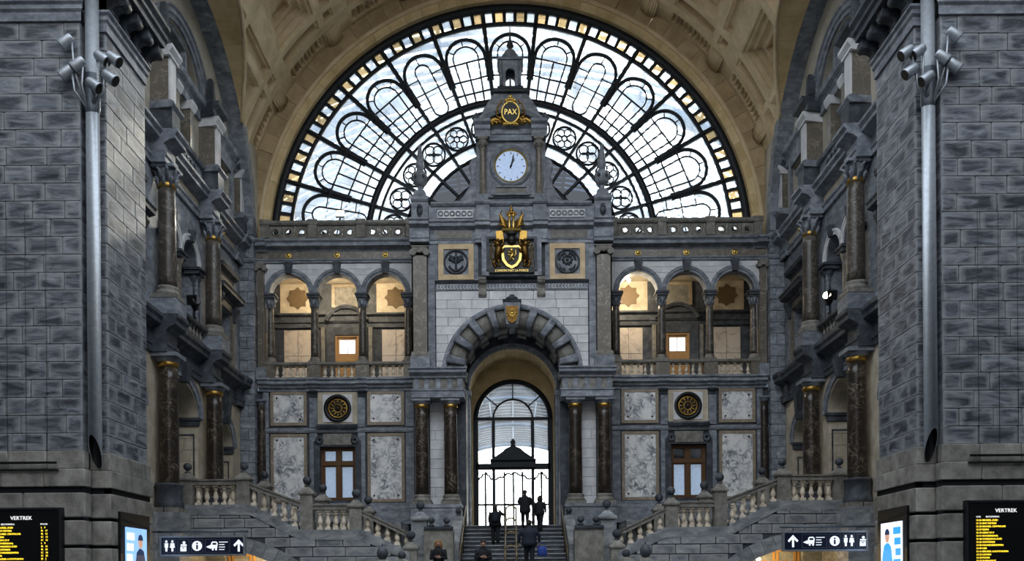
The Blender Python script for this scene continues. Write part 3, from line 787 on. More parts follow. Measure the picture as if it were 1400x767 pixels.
# ------------------------------------------------------------------ train shed beyond the glass
root = thing('train_shed_roof', 'pale steel train shed roof seen through the lunette and door', 'roof', (0, 40, 3), kind='structure')
RS, ZS = 34.0, 4.0
dd = 46.0; i = 0
while dd < 230:
    for aa, ab, ww in ((14, 82, .26), (82, 110, .5), (110, 166, .58)):  # strip widths made up per side, so the glass reads brighter at right
        t = MB(fr_facade(YD(dd))); t.sector(0, ZS, RS, RS+.15, aa, ab, (-.78 if dd < 54 else -ww) if dd < 90 else -2.75, 0, 16); t.build('roof_strip', 'shed_panel' if dd < 90 else 'shed_dark', root)
    if i % 9 == 0:
        t = MB(fr_facade(YD(dd))); t.sector(0, ZS, RS-.9, RS, 0, 180, -.35, 0, 48)
        t.build('arch_rib', 'shed_steel', root)
    dd += .95 if dd < 90 else 3.2; i += 1
for a in range(18, 163, 8):
    t = MB(); c_, s_ = math.cos(R(a)), math.sin(R(a))
    t.tube([((RS-.3)*c_, YD(46), ZS+(RS-.3)*s_), ((RS-.3)*c_, YD(230), ZS+(RS-.3)*s_)], .14, 6); t.build('purlin', 'shed_steel', root)
t = MB(); t.box(-36, 36, YD(44.2), YD(260), 3.7, 3.98); tag(t.build('floor_platform', 'platform'), 'pale platform floor beyond the glass doors', 'floor', kind='structure')
# ================================================================== FACADE
def rect(a, b, z0, z1): return [(a, z0), (b, z0), (b, z1), (a, z1)]
def circ(uc, zc, r, n=20): return [(uc+r*math.cos(2*PI*i/n), zc+r*math.sin(2*PI*i/n)) for i in range(n)]
ARCH_U = (5.87, 8.115, 10.36)
CORN1 = [(-.2,10.5),(.08,10.5),(.08,10.6),(.2,10.66),(.2,10.74),(.36,10.8),(.36,10.92),(.44,10.98),(.44,11.06),(-.2,11.06)]
CORN2 = [(-.2,16.98),(.06,16.98),(.1,17.06),(.22,17.12),(.36,17.16),(.36,17.3),(.44,17.38),(.44,17.46),(-.2,17.46)]

def column_mesh_parts(kind, h, r, shaft, cap='stone', gold=True):
    """parts of a free-standing column of height h with its foot at the origin"""
    P = []
    b = MB(); b.box(-r*1.42, r*1.42, -r*1.42, r*1.42, 0, .14*r/.3)
    b.lathe([(r*1.38,.14*r/.3),(r*1.4,.2*r/.3),(r*1.22,.26*r/.3),(r*1.16,.32*r/.3),(r*1.25,.37*r/.3),(r*1.08,.44*r/.3)], 0, 0, 0, 20); P.append(('base', b, 'rail_stone' if kind != 'blue' else 'blue_stone'))
    z0 = .44*r/.3; hc = (1.25*r if kind == 'doric' else 2.3*r); z1 = h-hc
    b = MB(); prof = [(r*(1-.13*(i/10)**1.6), z0+(z1-z0)*i/10) for i in range(11)]; b.lathe(prof, 0, 0, 0, 20); P.append(('shaft', b, shaft))
    rt = r*.87
    if gold:
        b = MB(); b.lathe([(rt*1.02,z1-.02),(rt*1.12,z1+.02),(rt*1.12,z1+.12*r/.3),(rt*1.02,z1+.14*r/.3)], 0, 0, 0, 20); P.append(('gilt_necking', b, 'dark_gold'))
    b = MB()
    if kind == 'doric':
        b.lathe([(rt,z1),(rt,z1+hc*.3),(rt*1.15,z1+hc*.4),(rt*1.4,z1+hc*.62),(rt*1.42,z1+hc*.68)], 0, 0, 0, 20); b.box(-rt*1.5, rt*1.5, -rt*1.5, rt*1.5, z1+hc*.68, h)
    else:
        b.lathe([(rt*.98,z1),(rt*1.02,z1+hc*.5),(rt*1.35,z1+hc*.86)], 0, 0, 0, 16)
        for k in range(8):
            a = 2*PI*k/8; c_, s_ = math.cos(a), math.sin(a)
            b.tube([(rt*c_, rt*s_, z1+.02), (rt*1.25*c_, rt*1.25*s_, z1+hc*.38), (rt*1.5*c_, rt*1.5*s_, z1+hc*.42)], [rt*.2, rt*.24, rt*.12], 6)
            a += PI/8; c_, s_ = math.cos(a), math.sin(a)
            b.tube([(rt*c_, rt*s_, z1+hc*.3), (rt*1.3*c_, rt*1.3*s_, z1+hc*.72), (rt*1.65*c_, rt*1.65*s_, z1+hc*.8)], [rt*.18, rt*.2, rt*.16], 6)
        b.box(-rt*1.45, rt*1.45, -rt*1.45, rt*1.45, z1+hc*.86, h)
    P.append(('capital', b, 'blue_stone'))
    return P
def make_column(name, label, loc, kind, h, r, shaft, gold=True, group=None):
    root = thing(name, label, 'column', loc, 0, group)
    for nme, b, m_ in column_mesh_parts(kind, h, r, shaft, gold=gold):
        o = meshobj(nme, b.mesh(nme), root); o.data.materials.append(M[m_])
    return root

BAL = MB(); BAL.box(-.1, .1, -.1, .1, 0, .1)
BAL.lathe([(.085,.1),(.055,.13),(.05,.17),(.085,.22),(.098,.28),(.088,.35),(.058,.46),(.048,.55),(.08,.57),(.08,.6),(.05,.62),(.05,.66)], 0, 0, 0, 12); BAL.box(-.095, .095, -.095, .095, .655, .74)
BAL_ME = {}
for m_ in ('baluster_stone', 'rail_stone'):
    me = BAL.mesh('baluster_'+m_); me.materials.append(M[m_]); BAL_ME[m_] = me
def baluster(parent, x, y, z, h=.74, mat='baluster_stone', w=1.0):
    return meshobj('baluster', BAL_ME[mat], parent, Vector((x, y, z))-wloc(parent), (0,0,0), (w, w, h/.74))
def ball_finial(parent, x, y, z, r=.17, mat='dark_stone'):
    b = MB(); b.lathe([(.1,0),(.14,.03),(.07,.08),(.06,.12)], x, y, z, 12); b.lathe([(r*math.sin(PI*i/10)+.002, .1+r-r*math.cos(PI*i/10)) for i in range(11)], x, y, z, 16)
    return b.build('ball_finial', mat, parent)

for s in (-1, 1):
    nm = SIDE[s]
    fx = lambda u, o, z, s=s: (s*u, -o, z)
    root = thing('wall_back_%s' % nm, '%s wing of the facade with marble panels below an arcade' % nm, 'wall', (s*8.1, 0, 0), kind='structure')
    t = MB(fx); t.plate([rect(4.3, 11.95, 0, 10.55), rect(7.33, 8.98, 5.43, 7.93)], -.6, 0); t.build('ground_wall', 'dark_stone', root)
    # marble panels with tan borders
    for (a, b) in ((5.05, 6.77), (9.58, 11.27)):
        for (z0, z1) in ((8.92, 10.5), (5.34, 8.54)):
            t = MB(fx); t.plate([rect(a, b, z0, z1), rect(a+.14, b-.14, z0+.14, z1-.14)], -.02, .06); t.build('panel_border', 'tan_marble', root)
            t = MB(fx); t.box(a+.14, b-.14, -.02, .035, z0+.14, z1-.14); p = t.build('marble_slab', 'white_marble', root)
            t = MB(fx)
            for (du, dz) in ((.3,.3),(-.3,.3),(.3,-.3),(-.3,-.3)):
                t.ell(((a if du > 0 else b)+du, .05, (z0 if dz > 0 else z1)+dz), (.045,.04,.045), 8, 5)
            t.build('stud', 'bronze', p)
    # pilaster strips and bands
    for (a, b) in ((4.6, 4.98), (6.87, 7.2), (9.1, 9.45), (11.34, 11.6)):
        t = MB(fx); t.box(a, b, -.02, .09, 5.0, 8.56); t.box(a, b, -.02, .09, 8.84, 10.5); t.build('pilaster_strip', 'blue_stone', root)
    t = MB(fx); t.prof(4.3, 11.9, [(-.02,8.58),(.1,8.58),(.14,8.66),(.14,8.78),(-.02,8.82)]); t.build('string_course', 'blue_stone', root)
    t = MB(fx); t.prof(4.3, 11.9, [(-.02,4.3),(.2,4.3),(.2,5.05),(.12,5.16),(.12,5.3),(-.02,5.32)]); t.build('plinth', 'blue_stone', root)
    # medallion frame
    t = MB(fx); t.plate([rect(7.22, 9.08, 8.9, 10.46), circ(8.13, 9.7, .66, 28)], -.02, .06); t.build('medallion_field', 'cream_stone', root)
    t = MB(fx); t.plate([rect(7.46, 8.82, 9.06, 10.34), circ(8.13, 9.7, .64, 28)], .06, .1); t.build('medallion_inner_frame', 'white_stone', root)
    t = MB(fx); t.prof(7.2, 9.1, [(-.02,8.74),(.28,8.74),(.34,8.86),(.3,8.94),(-.02,8.96)]); t.build('medallion_sill', 'dark_stone', root)
    med = thing('wheel_medallion', 'round dark medallion with a gilt wheel above the %s facade window' % nm, 'medallion', (s*8.13, 0, 9.06), 0, 'gilt wheel medallions')
    t = MB(fx); t.sector(8.13, 9.7, .5, .64, 0, 360, -.02, .16, 32, True); t.build('outer_ring', 'black_relief', med)
    t = MB(fx); t.lathe([(.001,0),(.001,.001)], 8.13, 0, 9.7, 6); t = MB(fx); t.plate([circ(8.13, 9.7, .5, 28)], -.02, .05); t.build('backing', 'black_relief', med)
    t = MB(fx); t.sector(8.13, 9.7, .39, .45, 0, 360, .05, .1, 28, True); t.sector(8.13, 9.7, .17, .21, 0, 360, .05, .1, 20, True); t.build('gilt_ring', 'dark_gold', med)
    for k in range(12):
        a = R(30*k); t = MB(fx); t.tube([(8.13+.2*math.cos(a), .08, 9.7+.2*math.sin(a)), (8.13+.4*math.cos(a), .08, 9.7+.4*math.sin(a))], [.02,.045], 6); t.build('spoke', 'dark_gold', med)
    t = MB(fx); t.ell((8.13, .08, 9.7), (.1,.08,.1)); t.build('hub', 'bronze', med)
    # window surround, lintel
    t = MB(fx); t.plate([rect(7.05, 9.26, 5.3, 8.2), rect(7.33, 8.98, 5.43, 7.93)], 0, .1); t.build('window_surround', 'dark_stone', root)
    t = MB(fx); t.box(7.5, 8.82, .0, .14, 8.0, 8.52); t.build('lintel_panel', 'rail_stone', root)
    for e in (-1, 1):
        t = MB(fx); t.sector(8.16+e*.82, 8.22, .05, .2, 0, 360, 0, .16, 14, True); t.box(8.16+e*.82-.08, 8.16+e*.82+.08, 0, .12, 7.95, 8.2); t.build('scroll', 'dark_stone', root)
    # window
    win = thing('window_%d' % (2 if s < 0 else 3), 'brown wooden casement window with pale blinds in the %s wing' % nm, 'window', (s*8.155, .2, 5.43), kind='structure')
    t = MB(fx); t.plate([rect(7.33, 8.98, 5.43, 7.93), rect(7.45, 8.86, 5.53, 7.82)], -.35, -.2); t.build('frame', 'wood', win)
    t = MB(fx); t.box(8.07, 8.24, -.34, -.18, 5.5, 7.86); t.build('mullion', 'wood', win)
    t = MB(fx); t.box(7.42, 8.9, -.34, -.16, 7.08, 7.24); t.build('transom', 'wood', win)
    for a, b in ((7.45, 8.07), (8.24, 8.86)):
        for z0, z1 in ((5.53, 7.08), (7.24, 7.82)):
            t = MB(fx); t.plate([rect(a, b, z0, z1), rect(a+.06, b-.06, z0+.06, z1-.06)], -.32, -.22); sa = t.build('sash', 'wood', win)
            t = MB(fx); t.box(a+.06, b-.06, -.285, -.275, z0+.06, z1-.06); t.build('pane', 'door_glass', sa)
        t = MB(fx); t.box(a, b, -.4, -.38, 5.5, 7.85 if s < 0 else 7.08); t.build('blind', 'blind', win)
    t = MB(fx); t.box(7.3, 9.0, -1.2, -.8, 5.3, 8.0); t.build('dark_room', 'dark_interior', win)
    # cornices
    t = MB(fx); t.prof(4.3, 11.7, CORN1)
    for u in (4.72, 6.995, 9.24, 11.5): t.prof(u-.26, u+.26, [(o+.08 if o > 0 else o, z) for o, z in CORN1])
    t.build('balcony_cornice', 'blue_stone', root)
    for u in (6.995, 9.24):
        t = MB(fx); t.prof(u-.18, u+.18, [(.05,10.2),(.12,10.22),(.16,10.34),(.3,10.46),(.3,10.52),(.05,10.52)]); t.build('bracket', 'dark_stone', root)
    # arcade
    loop = [(4.5, 15.06)]
    holes = []
    for uc in ARCH_U: loop += [(uc-.92, 15.06)]+arcpts(uc, 15.06, .92, 180, 0, 18)[1:-1]+[(uc+.92, 15.06)]
    loop += [(11.95, 15.06), (11.95, 16.5), (4.5, 16.5)]
    t = MB(fx); t.plate([loop], -.5, 0); t.build('arcade_wall', 'white_stone', root)
    for uc in ARCH_U:
        t = MB(fx); t.revarch(uc, 15.06, [(.9,-.5),(.9,.06),(1.0,.06),(1.02,.1),(1.14,.1),(1.17,.06),(1.17,-.01)], 0, 180, 20); t.build('archivolt', 'blue_stone', root)
        t = MB(fx); t.frust(uc, .08, 15.95, 16.48, .12, .12, .19, .16); t.build('keystone', 'dark_stone', root)
    def lim_arc(za, zb):
        h = (za+zb)/2-15.06; q = 1.05**2-h*h; x = math.sqrt(q) if q > 0 else 0.0
        iv = []; st_ = 4.75
        for uc in ARCH_U:
            if x > 0: iv.append((st_, uc-x)); st_ = uc+x
        iv.append((st_, 11.45)); return iv
    course_wall(fx, root, 'white_stone', 4.75, 11.45, 15.1, 16.46, .272, .62, -.05, .02, lim=lim_arc, seed=41+s, uneven=.003, gap=.016)
    t = MB(fx); t.prof(4.4, 11.9, [(-.5,16.47),(.1,16.47),(.1,16.55),(.14,16.58),(.14,16.64),(-.5,16.66)]); t.build('architrave', 'blue_stone', root)
    t = MB(fx); t.box(4.4, 11.9, -.5, .07, 16.66, 16.98); t.build('frieze', 'brown_marble', root)
    t = MB(fx); t.prof(4.4, 11.9, CORN2)
    t.prof(11.35, 11.8, [(o+.1 if o > 0 else o, z) for o, z in CORN2]); t.build('cornice', 'blue_stone', root)
    for uc in ARCH_U:
        bo = MB(fx); bo.lathe([(.001,0)]*2, uc, 0, 16.8, 4); bo = MB(fx); bo.ell((uc, .1, 16.82), (.1,.07,.1), 10, 6); bo.sector(uc, 16.82, .09, .14, 0, 360, .06, .1, 14, True); bo.build('gilt_rosette', 'gold', root)
    # end pilaster of the wing (ionic above, dark marble half column below)
    t = MB(fx); t.box(11.5, 11.8, -.1, .16, 11.6, 16.1); t.build('end_pilaster', 'brown_marble', root)
    t = MB(fx); t.box(11.44, 11.86, -.1, .22, 16.2, 16.47)
    for e in (-1, 1): t.tube([(11.65+e*.2, .0, 16.18), (11.65+e*.2, .3, 16.18)], .11, 12)
    t.build('ionic_capital', 'rail_stone', root)
    t = MB(fx); t.box(11.42, 11.88, -.1, .26, 11.06, 11.6); t.build('end_pedestal', 'blue_stone', root)
    # loggia shell
    t = MB(fx); t.box(4.3, 11.95, -3.0, 0, 10.9, 11.06); t.build('loggia_floor', 'rail_stone', root)
    t = MB(fx); t.box(4.3, 12.4, -3.2, -.5, 16.5, 16.7); t.build('loggia_ceiling', 'cream_stone', root)
    t = MB(fx); t.box(4.3, 12.4, -1.35, 0, 17.2, 17.44); t.build('terrace', 'rail_stone', root)
    t = MB(fx); t.box(4.2, 12.4, -3.2, -2.9, 10.9, 16.6); t.box(4.2, 4.4, -3.0, 0, 10.9, 17.2); t.box(11.85, 12.1, -3.0, -.45, 10.9, 16.6); t.build('loggia_walls', 'dark_stone', root)
    for (a, b) in ((4.6, 7.0), (9.55, 11.8)):
        t = MB(fx); t.box(a+.25, b-.25, -2.95, -2.86, 15.0, 16.5); p = t.build('star_panel', 'cream_stone', root)
        cx = (a+b)/2; star = []
        for k in range(16):
            rr = .56 if k % 2 == 0 else .43
            star.append((cx+rr*math.cos(2*PI*k/16), 15.78+rr*math.sin(2*PI*k/16)))
        t = MB(fx); t.plate([star], -2.88, -2.83); t.build('star', 'star_brown', p)
        for c_, w_ in ((cx-.35, .68), (cx+.35, .68)):
            for z0, z1 in ((11.1, 12.9), (12.92, 14.2)):
                t = MB(fx); t.box(c_-w_/2, c_+w_/2, -2.95, -2.87, z0, z1); t.build('marble_slab', 'pale_marble', root)
    t = MB(fx); t.prof(4.4, 11.85, [(-2.95,14.3),(-2.8,14.3),(-2.8,14.5),(-2.74,14.54),(-2.74,14.8),(-2.6,14.9),(-2.6,14.98),(-2.95,15.0)]); t.build('loggia_entablature', 'dark_stone', root)
    t = MB(fx); t.plate([rect(7.2, 9.25, 11.06, 14.3), rect(7.62, 8.8, 11.06, 13.9)], -2.92, -2.7); t.build('door_surround', 'dark_stone', root)
    t = MB(fx); t.revarch(8.21, 14.2, [(1.0,-2.9),(1.0,-2.6),(1.12,-2.55),(1.18,-2.55),(1.18,-2.9)], 22, 158, 16); t.plate([[(7.25, 14.6), (9.17, 14.6)]+arcpts(8.21, 14.2, 1.0, 24, 156, 12)], -2.9, -2.7); t.build('segmental_pediment', 'dark_stone', root)
    t = MB(fx); t.plate([rect(7.45, 8.97, 15.3, 16.45), rect(7.6, 8.82, 15.42, 16.3)], -2.92, -2.8); t.build('tablet_frame', 'tan_marble', root)
    t = MB(fx); t.box(7.6, 8.82, -2.92, -2.86, 15.42, 16.3); t.build('tablet', 'rail_stone', root)
    t = MB(fx); t.box(9.3, 9.5, -2.95, -2.75, 11.06, 14.3); t.box(6.95, 7.15, -2.95, -2.75, 11.06, 14.3); t.build('loggia_pilaster', 'rail_stone', root)
    # side doorway and mural panel on the end wall of the loggia
    t = MB(fx); t.box(11.82, 11.87, -2.6, -1.2, 15.1, 16.4); t.build('mural_panel', 'cream_stone', root)
    t = MB(fx); t.box(11.8, 11.87, -2.3, -1.3, 11.06, 13.6); t.build('side_door', 'light_wood', root)
    dr = thing('door_%d' % (2 if s < 0 else 3), 'light wooden door with glazed upper panel inside the %s loggia' % nm, 'door', (s*8.21, 2.8, 11.06), kind='structure')
    t = MB(fx); t.plate([rect(7.62, 8.8, 11.06, 13.9), rect(7.72, 8.7, 11.1, 13.8)], -2.9, -2.74); t.build('frame', 'light_wood', dr)
    t = MB(fx); t.plate([rect(7.72, 8.7, 11.1, 13.8), rect(7.82, 8.6, 13.0, 13.68)], -2.88, -2.8); t.build('leaf', 'light_wood', dr)
    for a, b in ((7.8, 8.16), (8.26, 8.62)):
        t = MB(fx); t.box(a, b, -2.8, -2.77, 11.3, 12.75); t.build('panel', 'light_wood', dr)
    for a, b in ((7.82, 8.19), (8.22, 8.6)):
        t = MB(fx); t.box(a, b, -2.86, -2.84, 13.0, 13.68); t.build('pane', 'lamp_day', dr) if 'lamp_day' in M else t.build('pane', 'poster_white', dr)
    t = MB(fx); t.box(8.19, 8.22, -2.88, -2.8, 13.0, 13.68); t.build('glazing_bar', 'light_wood', dr)
    # arcade columns
    names = ('next to the portal', 'left of the middle arch' if s < 0 else 'left of the middle arch', 'right', 'at the corner')
    for u, where in ((4.86, 'half hidden beside the portal block'), (6.9925, 'between the inner and middle arches'), (9.2375, 'between the middle and outer arches'), (11.3, 'at the outer end of the arcade')):
        make_column('arcade_column', 'slim grey column of the %s arcade, %s' % (nm, where), (s*u, .22, 11.86), 'corinth', 3.0, .185, 'side_marble', gold=False, group='arcade columns')
        t = MB(fx); t.box(u-.26, u+.26, -.52, .1, 14.86, 15.06); t.box(u-.31, u+.31, -.55, .14, 14.97, 15.06); t.build('impost_block', 'dark_stone', root)
    # balcony balustrade
    bal = thing('balcony_balustrade', 'stone balustrade below the %s arcade of the facade' % nm, 'balustrade', (s*8.1, -.05, 11.06), 0, 'facade balustrades')
    t = MB(fx); t.box(4.5, 11.5, -.42, .06, 11.06, 11.16); t.build('plinth', 'rail_stone', bal)
    t = MB(fx); t.prof(4.5, 11.5, [(-.42,11.72),(.06,11.72),(.1,11.77),(.1,11.86),(-.42,11.86)]); t.build('handrail', 'rail_stone', bal)
    for u in (4.75, 6.9925, 9.2375, 11.4):
        t = MB(fx); t.box(u-.32, u+.32, -.44, .08, 11.16, 11.72); t.build('pedestal', 'brown_marble', bal)
    for uc in ARCH_U:
        for k in range(5): baluster(bal, s*(uc+.31*(k-2)), .12, 11.16, .56, 'baluster_stone', .85)
    # terrace balustrade with pierced panels
    bal = thing('terrace_balustrade', 'stone parapet of pierced panels under the lunette, %s of the clock tower' % nm, 'balustrade', (s*8.1, -.05, 17.46), 0, 'terrace parapets')
    t = MB(fx); t.box(4.5, 11.7, -.3, .12, 17.46, 17.62); t.build('plinth', 'rail_stone', bal)
    t = MB(fx); t.prof(4.5, 11.7, [(-.3,18.22),(.1,18.22),(.16,18.3),(.16,18.41),(-.3,18.41)]); t.build('coping', 'rail_stone', bal)
    for u in (4.7, 6.9925, 9.2375, 11.45):
        t = MB(fx); t.box(u-.2, u+.2, -.32, .16, 17.62, 18.22); t.box(u-.24, u+.24, -.32, .19, 18.22, 18.46); t.build('pier', 'rail_stone', bal)
    for uc in ARCH_U:
        for k in (-1, 0, 1):
            u = uc+k*.6
            t = MB(fx); t.plate([rect(u-.25, u+.25, 17.64, 18.2), circ(u, 17.92, .14, 14)], -.1, .02); t.sector(u, 17.92, .13, .19, 0, 360, -.08, .05, 14, True); t.build('pierced_panel', 'rail_stone', bal)
        for k in (-1.5, -.5, .5, 1.5):
            t = MB(fx); u = uc+k*.6; t.lathe([(.04,0),(.06,.08),(.04,.2),(.06,.3),(.04,.4),(.06,.52),(.04,.58)], u, 0, 17.62, 8); t.build('baluster', 'rail_stone', bal)

# ------------------------------------------------------------------ centre block
fc = fr_facade(-1.5)
root = thing('wall_back_centre', 'projecting centre of the facade with a great portal arch', 'wall', (0, -1, 0), kind='structure')
AZ, AR = 10.84, 2.29
loop = [(-4.49, 10.3), (-AR, 10.3)]+arcpts(0, AZ, AR, 180, 0, 32)+[(AR, 10.3), (4.49, 10.3), (4.49, 18.5), (-4.49, 18.5)]
t = MB(fc); t.plate([loop], -1.6, -.03); t.build('core', 'dark_stone', root)
t = MB(fc); t.box(-4.49, -4.3, -1.7, -.03, 10.3, 18.5); t.box(4.3, 4.49, -1.7, -.03, 10.3, 18.5); t.build('return', 'blue_stone', root)
def lim_arch(za, zb):
    z = max(min((za+zb)/2, AZ+3.0), AZ); q = 2.95**2-(z-AZ)**2
    if zb-AZ < 0: return [(-3.41, -2.95), (2.95, 3.41)]
    if q <= .05: return [(-3.41, 3.41)]
    x = math.sqrt(q); return [(-3.41, -x), (x, 3.41)]
course_wall(fc, root, 'white_stone', -3.41, 3.41, 11.1, 14.62, .395, 1.05, -.05, .03, lim=lim_arch, seed=5, uneven=.003, gap=.018)
# portal arch: moulding, alternating voussoirs, keystone
t = MB(fc); t.revarch(0, AZ, [(2.96,-.03),(2.96,.16),(3.04,.2),(3.14,.2),(3.17,.12),(3.17,-.03)], 0, 180, 48); t.build('archivolt', 'blue_stone', root)
nv = 19
for i in range(nv):
    a0, a1 = 180*i/nv, 180*(i+1)/nv
    if i % 2 == 0:
        t = MB(fc); t.sector(0, AZ, 2.27, 2.98, a0-1.2, a1+1.2, -1.1, .04, 4); t.build('voussoir', 'tan_marble' if False else 'rail_stone', root)
    else:
        t = MB(fc); t.sector(0, AZ, 2.2, 3.0, a0+1.3, a1-1.3, -1.2, .26, 4); t.build('raised_voussoir', 'blue_stone', root)
for j, (ri, y0, y1) in enumerate(((2.15, -.9, -.35), (2.12, -1.55, -1.15))):
    for i in range(15):
        if i % 2: continue
        t = MB(fc); t.sector(0, AZ, ri, 2.3, 180*i/15+.5, 180*(i+1)/15-.5, y0, y1, 3); t.build('soffit_stone', 'rail_stone', root)
t = MB(fc); t.frust(0, .2, 13.0, 13.95, .26, .26, .37, .3); t.build('keystone', 'blue_stone', root)
t = MB(fc); t.prof(-.36, .36, [(0,13.95),(.5,13.95),(.55,14.08),(0,14.1)], .1, .1); t.ell((0, .35, 14.15), (.28,.2,.12)); t.ell((0, .38, 14.24), (.14,.14,.1)); t.build('keystone_crest', 'dark_stone', root)
sh = thing('keystone_shield', 'gilt sunburst shield on the keystone of the portal arch', 'shield', (0, -2.05, 13.05))
t = MB(fc); t.plate([[(0,13.02),(.18,13.12),(.26,13.4),(.27,13.78),(-.27,13.78),(-.26,13.4),(-.18,13.12)]], .48, .56); t.build('plate', 'bronze_gold', sh)
for k in range(12):
    a = R(30*k); t = MB(fc); t.tube([(.05*math.cos(a), .57, 13.45+.05*math.sin(a)), (.24*math.cos(a), .58, 13.45+.26*math.sin(a))], [.035,.01], 5); t.build('ray', 'gold', sh)
t = MB(fc); t.ell((0, .57, 13.45), (.08,.06,.08)); t.build('boss', 'gold', sh)
# meander band, ledge, consoles
t = MB(fc); t.box(-3.41, 3.41, -.03, .05, 14.64, 14.95); t.build('meander_band', 'blue_stone', root)
for i in range(46):
    u = -3.3+i*.1467
    t = MB(fc); t.box(u-.05, u+.05, .05, .085, 14.7, 14.735); t.box(u-.05, u-.02, .05, .085, 14.7, 14.89); t.box(u-.05, u+.03, .05, .085, 14.86, 14.89); t.build('meander_key', 'white_stone', root)
t = MB(fc); t.prof(-3.41, 3.41, [(-.03,14.95),(.08,14.95),(.12,15.0),(.16,15.06),(-.03,15.1)]); t.build('ledge', 'dark_stone', root)
for e in (-1, 1):
    t = MB(fc); t.prof(e*1.31-.17, e*1.31+.17, [(0,14.34),(.1,14.34),(.14,14.5),(.12,14.7),(.2,14.9),(.36,15.02),(.36,15.14),(0,15.16)]); t.tube([(e*1.31-.18,.22,14.98),(e*1.31+.18,.22,14.98)], .11, 10); t.tube([(e*1.31-.18,.08,14.44),(e*1.31+.18,.08,14.44)], .08, 10); t.build('console', 'rail_stone', root)
# framed relief panels with medallions
for s in (-1, 1):
    fx = lambda u, o, z, s=s: (s*u, -1.5-o, z)
    nm = SIDE[s]
    t = MB(fx); t.box(1.5, 3.45, -.03, .04, 15.1, 16.75); t.build('relief_field', 'blue_stone', root)
    t = MB(fx); t.plate([rect(1.7, 3.28, 15.1, 16.7), rect(1.93, 3.05, 15.33, 16.47)], 0, .12); t.build('cream_frame', 'peach_stone', root)
    md = thing('relief_medallion', '%s in a cream stone frame' % ('round stone relief of a winged staff and anchor' if s < 0 else 'round stone relief of a cogwheel and horns'), 'medallion', (s*2.49, -1.6, 15.33), 0, 'stone relief medallions')
    t = MB(fx); t.plate([rect(1.93, 3.05, 15.33, 16.47)], .02, .06); t.build('field', 'blue_stone', md)
    t = MB(fx); t.sector(2.49, 15.9, .48, .55, 0, 360, .05, .15, 28, True); t.build('rim', 'dark_stone', md)
    if s < 0:
        t = MB(fx); t.tube([(2.49,.1,15.5),(2.49,.1,16.3)], .04, 8); t.tube([(2.3,.1,16.12),(2.68,.1,16.12)], .035, 8); t.build('staff', 'dark_stone', md)
        t = MB(fx); t.tube([(2.49+.32*math.cos(R(a)),.1,15.85+.33*math.sin(R(a))) for a in range(200, 341, 14)], .05, 8); t.build('anchor_arm', 'dark_stone', md)
        for e in (-1, 1):
            t = MB(fx)
            for k in range(4): t.tube([(2.49+e*.05,.1,15.86+.04*k),(2.49+e*.2,.12,16.0+.05*k),(2.49+e*(.36-.03*k),.1,16.02+.06*k)], [.03,.05,.015], 6)
            t.build('wing', 'dark_stone', md)
    else:
        t = MB(fx); t.sector(2.49, 15.98, .14, .2, 0, 360, .05, .14, 20, True)
        for k in range(10): t.ell((2.49+.22*math.cos(R(36*k)), .1, 15.98+.22*math.sin(R(36*k))), (.045,.05,.045), 6, 5)
        t.ell((2.49,.1,15.98), (.07,.05,.07), 8, 6); t.build('cogwheel', 'dark_stone', md)
        for e in (-1, 1):
            t = MB(fx); t.tube([(2.49+e*.08,.1,16.3),(2.49+e*.3,.1,16.2),(2.49+e*.36,.1,15.95)], [.03,.07,.04], 6); t.build('leaf_spray', 'dark_stone', md)
            t = MB(fx); t.tube([(2.49+e*.1,.1,15.5),(2.49+e*.28,.1,15.58),(2.49+e*.36,.1,15.78)], [.07,.06,.02], 6); t.build('horn', 'dark_stone', md)
    # giant ionic pilasters
    t = MB(fx); t.box(3.45, 3.75, -.03, .06, 11.0, 16.7); t.build('pier_strip', 'blue_stone', root)
    pil = thing('ionic_pilaster', 'tall brown marble ionic pilaster on the %s of the portal block' % nm, 'pilaster', (s*4.1, -1.7, 11.0), 0, 'giant ionic pilasters')
    t = MB(fx); t.box(3.79, 4.4, 0, .25, 11.86, 16.15); t.build('shaft', 'brown_marble', pil)
    t = MB(fx); t.prof(3.79, 4.4, [(0,11.6),(.36,11.6),(.36,11.7),(.3,11.76),(.27,11.86),(0,11.86)], .3, .3); t.build('base', 'rail_stone', pil)
    t = MB(fx); t.box(3.66, 4.53, 0, .42, 11.0, 11.6); t.build('pedestal', 'blue_stone', pil)
    t = MB(fx); t.box(3.76, 4.43, 0, .34, 16.35, 16.5); t.box(3.72, 4.47, 0, .36, 16.5, 16.56)
    for e in (3.8, 4.39): t.tube([(e, .0, 16.28), (e, .36, 16.28)], .15, 14)
    t.tube([(3.8,.3,16.36),(4.1,.33,16.28),(4.39,.3,16.36)], .06, 8); t.build('ionic_capital', 'rail_stone', pil)
    # entablature with breaks
    ent = [(-.03,16.72),(.1,16.72),(.1,16.84),(.14,16.88),(.06,16.9),(.06,17.34),(.14,17.37),(.3,17.44),(.3,17.56),(.38,17.62),(.38,17.68),(-.03,17.7)]
    t = MB(fx); t.prof(0, 4.5, ent); t.prof(3.66, 4.53, [(o+.28 if o > 0 else o, z) for o, z in ent]); t.prof(.95, 1.62, [(o+.12 if o > 0 else o, z) for o, z in ent if True]); t.build('entablature', 'blue_stone', root)
    t = MB(fx); t.box(1.75, 3.4, .05, .09, 16.95, 17.3); t.build('frieze_panel', 'rail_stone', root)
    # attic with guilloche panels
    t = MB(fx); t.box(0, 4.45, -1.2, 0, 17.68, 18.5); t.build('attic_wall', 'blue_stone', root)
    t = MB(fx); t.prof(0, 3.6, [(-1.2,18.42),(.06,18.42),(.14,18.5),(.14,18.58),(-1.2,18.6)]); t.build('attic_coping', 'blue_stone', root)
